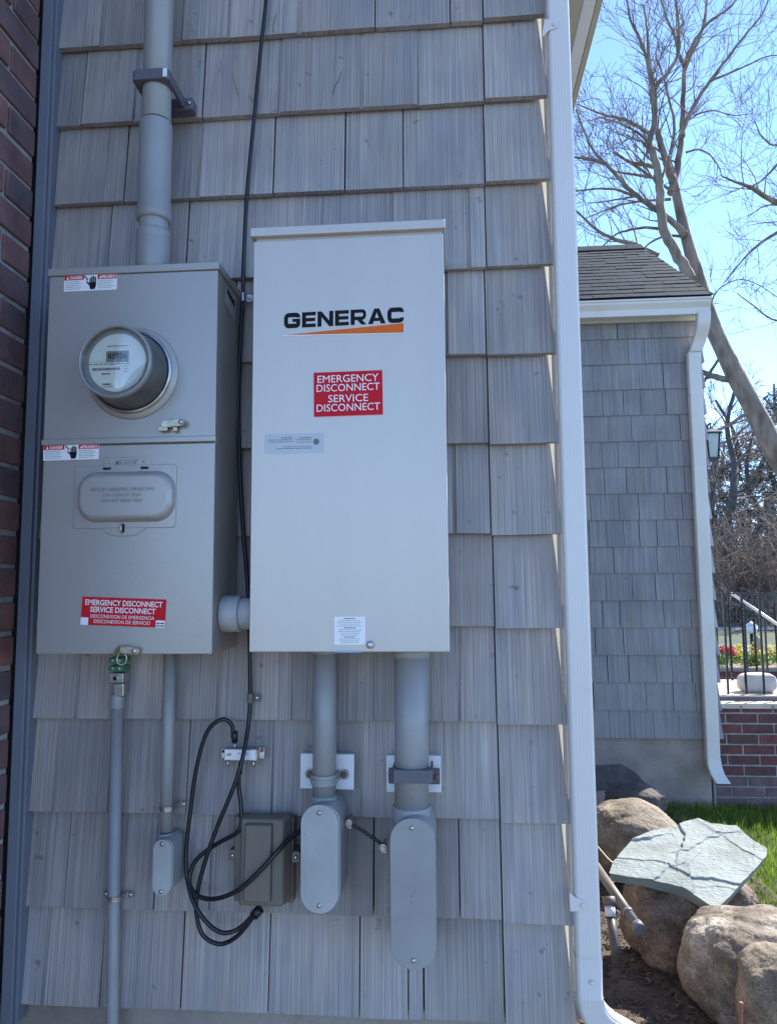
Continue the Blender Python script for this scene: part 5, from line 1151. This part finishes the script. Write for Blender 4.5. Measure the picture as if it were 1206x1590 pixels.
# (photo x, distance, kind)
for u, Y, k in [(1140, 27, 3), (1104, 30, 1), (1175, 33, 3), (1210, 30, 2), (1235, 36, 0), (1120, 38, 2), (1158, 40, 1), (1192, 43, 0), (1085, 42, 1), (1065, 36, 3), (1260, 33, 1), (1290, 40, 2), (1330, 36, 3), (1220, 48, 1), (1140, 50, 3), (1100, 52, 0), (1180, 54, 1), (1040, 50, 2), (1370, 44, 0), (1000, 44, 1), (1420, 40, 3), (950, 52, 2),
                (1112, 25, 4), (1150, 26, 5), (1186, 25.5, 4), (1222, 26, 5), (1130, 29, 5), (1170, 30, 4), (1205, 31, 5), (1095, 28, 5), (1250, 28, 4), (1280, 27, 5), (1075, 27, 4), (1320, 29, 4), (1108, 24, 5), (1135, 24.5, 4), (1163, 24.2, 5), (1192, 24.6, 4), (1216, 24.4, 5)]:
    o = protos[k]; p = at(u, 905, Y); loc = (p.x, Y, -.05); rz = random.uniform(0, 6.28); s_ = random.uniform(.8, 1.15); base = o.name.split('.')[0]; gr_ = {'pine_tree': 'evergreens of the wood across the road', 'woodland_tree': 'bare trees of the wood across the road', 'bare_shrub': 'shrubs at the foot of the wood'}[base]
    if k not in used: used.add(k); o.location = loc; o.rotation_euler = (0, 0, rz); o.scale = (s_, s_, s_); o['label'] = LAB[base]; o['group'] = gr_
    else: copy_tree(o, loc, rz, s_, LAB[base], gr_)
ORD = ['leftmost', 'second from left', 'third from left', 'fourth from left', 'fifth from left', 'sixth from left', 'seventh from left', 'eighth from left']
for base, what in (('pine_tree', 'visible dark evergreen in the wood across the road'), ('woodland_tree', 'visible bare tree in the wood across the road'), ('bare_shrub', 'visible brown leafless shrub before the wood')):
    os_ = [o for o in bpy.data.objects if o.name.split('.')[0] == base]; vis = []
    for o in os_:
        d = o.location-CP; u_ = 603+FPX*d.dot(CR)/d.dot(CF)
        if 1100 < u_ < 1206: vis.append((u_, o))
    vis.sort(key=lambda t: t[0])
    for (u_, o), w_ in zip(vis, ORD): o['label'] = w_+' '+what
for o in bpy.data.objects:
    if o.name.startswith('bare_shrub'): o['category'] = 'shrub'
# far-off wood as one mass
random.seed(80); q = MB()
for i in range(60):
    x = random.uniform(-30, 90); y = random.uniform(85, 110); branch(q, Vector((x, y, 0)), Vector((0, 0, 1)), random.uniform(8, 15), .3, 3, .12, .05, 3, .035)
q.build('far_wood', M_FART, kind='stuff', label='distant bare wood behind the far houses', cat='wood')
# ================================================================== ROCKS
def rock_mat(name, c1, c2, c3):
    m = pm(name, c1, .88, var=.3, scale=14, bump=1, bscale=62, dirt=.5); N, L = nodes(m)
    n = N.new('ShaderNodeTexNoise'); n.inputs['Scale'].default_value = 4.2; n.inputs['Detail'].default_value = 10; n.inputs['Roughness'].default_value = .72; n.inputs['Distortion'].default_value = .6
    tc = [x for x in N if x.bl_idname == 'ShaderNodeTexCoord'][0]; L.new(tc.outputs['Object'], n.inputs['Vector'])
    cr = N.new('ShaderNodeValToRGB'); e = cr.color_ramp.elements; e[0].position = .38; e[1].position = .66; e[0].color = (*c2, 1); e[1].color = (*c3, 1); e.new(.5).color = (*c1, 1)
    L.new(n.outputs[0], cr.inputs[0]); vm = [x for x in N if x.bl_idname == 'ShaderNodeVectorMath'][0]
    # mineral speckle
    sp = N.new('ShaderNodeTexNoise'); sp.inputs['Scale'].default_value = 160; sp.inputs['Detail'].default_value = 2; L.new(tc.outputs['Object'], sp.inputs['Vector'])
    mr = N.new('ShaderNodeMapRange'); mr.inputs[1].default_value = .3; mr.inputs[2].default_value = .7; mr.inputs[3].default_value = .62; mr.inputs[4].default_value = 1.35; L.new(sp.outputs[0], mr.inputs[0])
    v2 = N.new('ShaderNodeVectorMath'); v2.operation = 'SCALE'; L.new(cr.outputs[0], v2.inputs[0]); L.new(mr.outputs[0], v2.inputs['Scale']); L.new(v2.outputs[0], vm.inputs[0]); return m
M_R1 = rock_mat('tan_granite', (.18, .145, .105), (.11, .09, .07), (.28, .235, .175)); M_R2 = rock_mat('brown_granite', (.15, .11, .08), (.085, .066, .052), (.24, .185, .135)); M_R3 = rock_mat('grey_granite', (.16, .13, .10), (.10, .08, .062), (.44, .41, .37))
M_R0 = rock_mat('dark_stone', (.085, .075, .065), (.06, .055, .05), (.13, .115, .10))
def boulder(c, rad, seed, m, lab, pw=.8, amp=.13, name='boulder', rz=0, tilt=0):
    bm_ = bmesh.new(); bmesh.ops.create_icosphere(bm_, subdivisions=6, radius=1); off = Vector((seed*3.7, seed*1.3, seed*2.1)); q = MB(); vs = []
    Mx = Matrix.Rotation(rz, 3, 'Z') @ Matrix.Rotation(tilt, 3, 'Y')
    for v in bm_.verts:
        p = v.co.copy(); k = 1+amp*1.6*noise.noise(p*1.3+off)+amp*.7*noise.noise(p*2.9+off)+amp*.22*1.6*noise.fractal(p*5+off, .8, 2, 6)
        # gentle facets
        for j in range(6):
            f_ = Vector((math.sin(seed+j*2.1), math.cos(seed*1.7+j*1.3), math.sin(seed*.7+j*3.3)*.8)).normalized(); d_ = p.dot(f_)
            if d_ > .86: k *= 1-(d_-.86)*.55
        s_ = Vector([math.copysign(abs(a)**pw, a) for a in p]); s_ *= k; s_ = Mx @ Vector((s_.x*rad[0], s_.y*rad[1], s_.z*rad[2])); vs.append(Vector(c)+s_)
    q.add(vs, [tuple(v.index for v in f.verts) for f in bm_.faces], True); bm_.free()
    return q.build(name, m, label=lab, cat='rock' if name == 'boulder' else 'stone')
boulder(at(992, 1247, 2.95)+Vector((0, .1, -.02)), (.175, .13, .10), 4, M_R0, 'smooth dark rounded rock behind the tan boulder, near the foundation', .95, .05)
boulder(at(980, 1302, 2.35), (.235, .2, .165), 2, M_R1, 'tan boulder with sunlit top, left of and behind the green slate', .85, .07)
boulder(at(1052, 1415, 1.55)+Vector((0, .01, -.045)), (.20, .16, .165), 9, M_R2, 'brown boulder carrying the green slate slab', .72, .08)
boulder(at(1137, 1412, 1.95)+Vector((0, 0, -.02)), (.10, .11, .135), 12, M_R2, 'small brown rock wedged under the right corner of the slate', .8, .10)
boulder(at(1172, 1508, 1.22), (.228, .19, .188), 7, M_R3, 'big rounded tan boulder with pale patches at right', .78, .09)
boulder(at(1222, 1556, 1.0), (.155, .14, .155), 17, M_R1, 'smaller rounded boulder leaning against the big one at lower right', .8, .06)
boulder(at(936, 1243, 3.1), (.085, .06, .05), 21, M_CONC, 'small pale stone under the dark flat slab by the foundation', .8, .1, name='small_stone')
FRACT = [(.5, -.10, .42, .08, 1), (.9, .12, .4, .07, 2), (2.2, .02, .42, .09, 3), (2.6, -.16, .45, .07, 4), (3.9, .05, .5, .09, 5), (1.4, .20, .4, .06, 6), (5.2, -.05, .5, .08, 8)]+[(random.Random(k).uniform(0, 6.28), random.Random(k+50).uniform(-.28, .22), random.Random(k+90).uniform(.14, .30), random.Random(k+7).uniform(.02, .06), 20+k*1.7) for k in range(11)]
def slab(name, pts, Q, nrm, th, m, lab, relief, cuts, sc=6, terr=5):
    nrm = Vector(nrm).normalized(); P_ = []
    for u, v in pts: d = ray(u, v); t = (Q-CP).dot(nrm)/d.dot(nrm); P_.append(CP+d*t)
    bm_ = bmesh.new(); vs = [bm_.verts.new(p) for p in P_]; f = bm_.faces.new(vs); bm_.normal_update()
    if f.normal.dot(nrm) < 0: f.normal_flip()
    a = nrm.orthogonal().normalized(); b_ = nrm.cross(a)
    ctr = sum(P_, Vector())/len(P_)
    span = max((p-ctr).length for p in P_)
    for ax in (a, b_):
        k = -span
        while k < span:
            geom = bm_.verts[:]+bm_.edges[:]+bm_.faces[:]; bmesh.ops.bisect_plane(bm_, geom=geom, plane_co=ctr+ax*k, plane_no=ax); k += span/cuts
    r = bmesh.ops.extrude_face_region(bm_, geom=bm_.faces[:]); nv = [e for e in r['geom'] if isinstance(e, bmesh.types.BMVert)]; nvs = set(nv)
    for v in bm_.verts:
        base = v.co.copy()
        if v in nvs:
            continue
    # the extruded copy is the top
    for v in bm_.verts:
        p = v.co-ctr; x, y = p.dot(a)*sc, p.dot(b_)*sc
        X_, Y_ = p.dot(a), p.dot(b_); h2 = .16*noise.fractal(Vector((x*.9, y*2.4, 1)), .8, 2.1, 4)+.05*noise.fractal(Vector((x*5, y*13, 1)), .8, 2, 3)
        for (ang, c0, amp_, dec, sd) in FRACT:            # cleavage steps: a sharp edge that dies away on one side
            nx_, ny_ = math.cos(ang), math.sin(ang); sgn = X_*nx_+Y_*ny_-c0+.045*noise.noise(Vector((X_*7, Y_*7, sd)))+.012*noise.noise(Vector((X_*30, Y_*30, sd)))
            if sgn > 0: h2 += amp_*math.exp(-sgn/dec)*min(1, sgn/.004)*max(0, min(1, .55+1.6*noise.noise(Vector((X_*4, Y_*4, sd+5)))))
        if v in nvs: v.co = v.co+nrm*(h2*relief)
        else: v.co = v.co-nrm*(th*(1+.25*noise.noise(Vector((x, y, 9)))))-(v.co-ctr)*.03
    bmesh.ops.recalc_face_normals(bm_, faces=bm_.faces[:]); bmesh.ops.triangulate(bm_, faces=[f for f in bm_.faces if len(f.verts) > 4])
    bm_.verts.index_update(); q = MB(); q.add([v.co for v in bm_.verts], [tuple(v.index for v in f.verts) for f in bm_.faces]); bm_.free()
    return q.build(name, m, label=lab, cat='stone slab')
M_SLATE = pm('green_grey_slate', (.175, .205, .196), .75, var=.22, scale=7, bump=.7, bscale=60, stretch=(1, 2.2, 1), dirt=.12)
slab('slate_slab', [(945, 1357), (951, 1340), (962, 1325), (980, 1305), (996, 1298), (1020, 1288), (1050, 1284), (1070, 1275), (1086, 1272), (1104, 1280), (1143, 1283), (1155, 1294), (1172, 1308), (1190, 1318), (1189, 1330), (1170, 1352), (1150, 1373), (1132, 1393), (1113, 1411), (1098, 1404), (1080, 1392), (1058, 1380), (1036, 1374), (1000, 1366), (970, 1362)],
     at(1060, 1352, 1.5), (.06, -.36, .93), .036, M_SLATE, 'large flat green-grey slate slab lying on the brown boulder', .016, 100, 4.2, 5)
slab('slate_slab', [(905, 1190), (962, 1186), (985, 1198), (1003, 1218), (1012, 1229), (960, 1231), (905, 1234)], at(950, 1215, 3.2), (.05, -.55, .83), .025, M_R0, 'dark flat slate slab leaning against the concrete foundation', .004, 12)
# garden stakes and fallen light
q = MB(); a = at(918, 1335, 1.45); b_ = at(993, 1444, 1.12); q.tube([a, b_], .0165, 16); fl = q.build('fallen_garden_light', pm('dull_grey_tube', (.11, .095, .082), .55, .2, var=.2, scale=20, dirt=.4), label='grey tubular garden light lying aslant below the slate, beside the downspout', cat='garden light')
q = MB(); q.tube([a.lerp(b_, .76), a.lerp(b_, .80)], .019, 16); q.build('tube_ring', M_CLAMP, fl)
q = MB(); q.tube([a.lerp(b_, .93), a.lerp(b_, 1.0)+Vector((.002, 0, 0))], .020, 16); q.build('end_cap', M_CLAMP, fl)
stake = thing('garden_light_stake', at(958, 1500, .95), 'dark brown garden light stake stuck in the soil beside the downspout', 'garden light')
a = at(944, 1392, 1.05); b_ = at(957, 1500, .97); q = MB(); q.tube([a.lerp(b_, .30), b_], .0135, 14); q.build('stake', pm('brown_plastic', (.045, .035, .032), .45, var=.2), stake)
q = MB(); q.tube([a, a.lerp(b_, .14)], [.021, .019], 16); q.build('lamp_head', pm('brown_lamp_plastic', (.085, .06, .05), .5, var=.2), stake)
q = MB(); q.tube([a.lerp(b_, .14), a.lerp(b_, .30)], .0165, 16); q.build('collar', M_NOTE, stake)
# thin stems
def stem(pts, r, lab, m=M_TWIG): q = MB(); q.tube(sm(pts, 5), r, 5); return q.build('dry_stem', m, label=lab, cat='twig', group='dry stems in the bed')
stem([atz(1002, 1484, .05), atz(1030, 1483, .055), atz(1066, 1482, .06), atz(1070, 1492, .05), atz(1050, 1500, .045)], .0016, 'thin pale dry stem curled on the soil left of the big boulder')
stem([at(1150, 1556, .7), at(1149, 1580, .7), at(1150, 1620, .7)], .005, 'reddish upright dry stem in front of the lower right boulder', pm('red_stem', (.20, .09, .05), .7))
stem([at(925, 1312, 1.7), at(945, 1335, 1.75), at(953, 1340, 1.8)], .003, 'pale dry stem leaning from the downspout toward the tan boulder', M_CORNER)
# scattered mulch and leaves
random.seed(90); q = MB()
def soil_z(x, y): return .006+.035*(noise.fractal(Vector((x*9, y*9, 3.1)), .9, 2, 5)*.5+.5)
for i in range(9000):
    x = random.uniform(.2, 1.45); y = random.uniform(.2, 3.2); s_ = random.uniform(.003, .014); a = random.uniform(0, 3.14); w = s_*random.uniform(.08, .35); z = soil_z(x, y)+random.uniform(0, .008)
    d = Vector((math.cos(a), math.sin(a), random.uniform(-.4, .4)))*s_; e_ = Vector((-math.sin(a), math.cos(a), random.uniform(-.3, .3)))*w; t = Vector((0, 0, .0012)); c = Vector((x, y, z))
    q.hexa([c-d-e_-t, c+d-e_-t, c+d+e_-t, c-d+e_-t, c-d-e_+t, c+d-e_+t, c+d+e_+t, c-d+e_+t])
q.build('mulch', M_MULCH, kind='stuff', label='dark bark mulch and twigs scattered over the bed', cat='mulch')
q = MB()
for i in range(240):
    x = random.uniform(.2, 1.45); y = random.uniform(.2, 3.1); s_ = random.uniform(.006, .014); c = Vector((x, y, soil_z(x, y)+.01)); a = Vector((random.gauss(0, 1), random.gauss(0, 1), random.gauss(0, .4))).normalized()*s_; b_ = a.orthogonal().normalized()*s_*.5
    q.add([c-a, c-b_, c+a, c+b_, c+Vector((0, 0, .004))], [(0, 1, 4), (1, 2, 4), (2, 3, 4), (3, 0, 4)])
q.build('dry_leaves', M_DRYL, kind='stuff', label='dry brown leaves littering the soil', cat='leaves')
q = MB(); c = at(962, 1366, 1.62)
for i in range(14):
    a = random.uniform(0, 6.28); d = Vector((math.cos(a), math.sin(a), random.uniform(-.2, .6)))*.022; e_ = d.orthogonal().normalized()*.008; o = c+Vector((random.gauss(0, .012), random.gauss(0, .012), random.gauss(0, .006)))
    q.add([o, o+d*.6+e_, o+d, o+d*.6-e_], [(0, 1, 2, 3)])
q.build('red_leaves', pm('orange_red_leaf', (.60, .09, .03), .6, island=.3), label='small cluster of orange-red leaves beneath the left end of the slate', cat='leaves')
# grass
random.seed(95); q = MB()
def blade(x, y, h, w):
    a = random.uniform(0, 6.28); l = random.uniform(.1, .6)*h; dx, dy = math.cos(a), math.sin(a); b_ = random.uniform(0, 6.28); wx, wy = math.cos(b_)*w, math.sin(b_)*w
    q.add([(x-wx, y-wy, -.002), (x+wx, y+wy, -.002), (x+wx*.8+dx*l*.35, y+wy*.8+dy*l*.35, h*.55), (x-wx*.8+dx*l*.35, y-wy*.8+dy*l*.35, h*.55), (x+dx*l, y+dy*l, h)], [(0, 1, 2, 3), (3, 2, 4)])
n = 0
while n < 30000:
    x = random.uniform(1.1, 3.4); y = random.uniform(.9, 3.62)
    if x < 1.33+.12*noise.noise(Vector((x*2, y*3, 0))): 
        if random.random() > .03: continue
    tuft = .5+.5*noise.noise(Vector((x*5, y*5, 4)))
    blade(x, y, random.uniform(.03, .075)*(.6+.8*tuft), random.uniform(.0012, .0026)); n += 1
q.build('grass', M_GRASSB, kind='stuff', label='green lawn grass right of the garden bed', cat='grass')
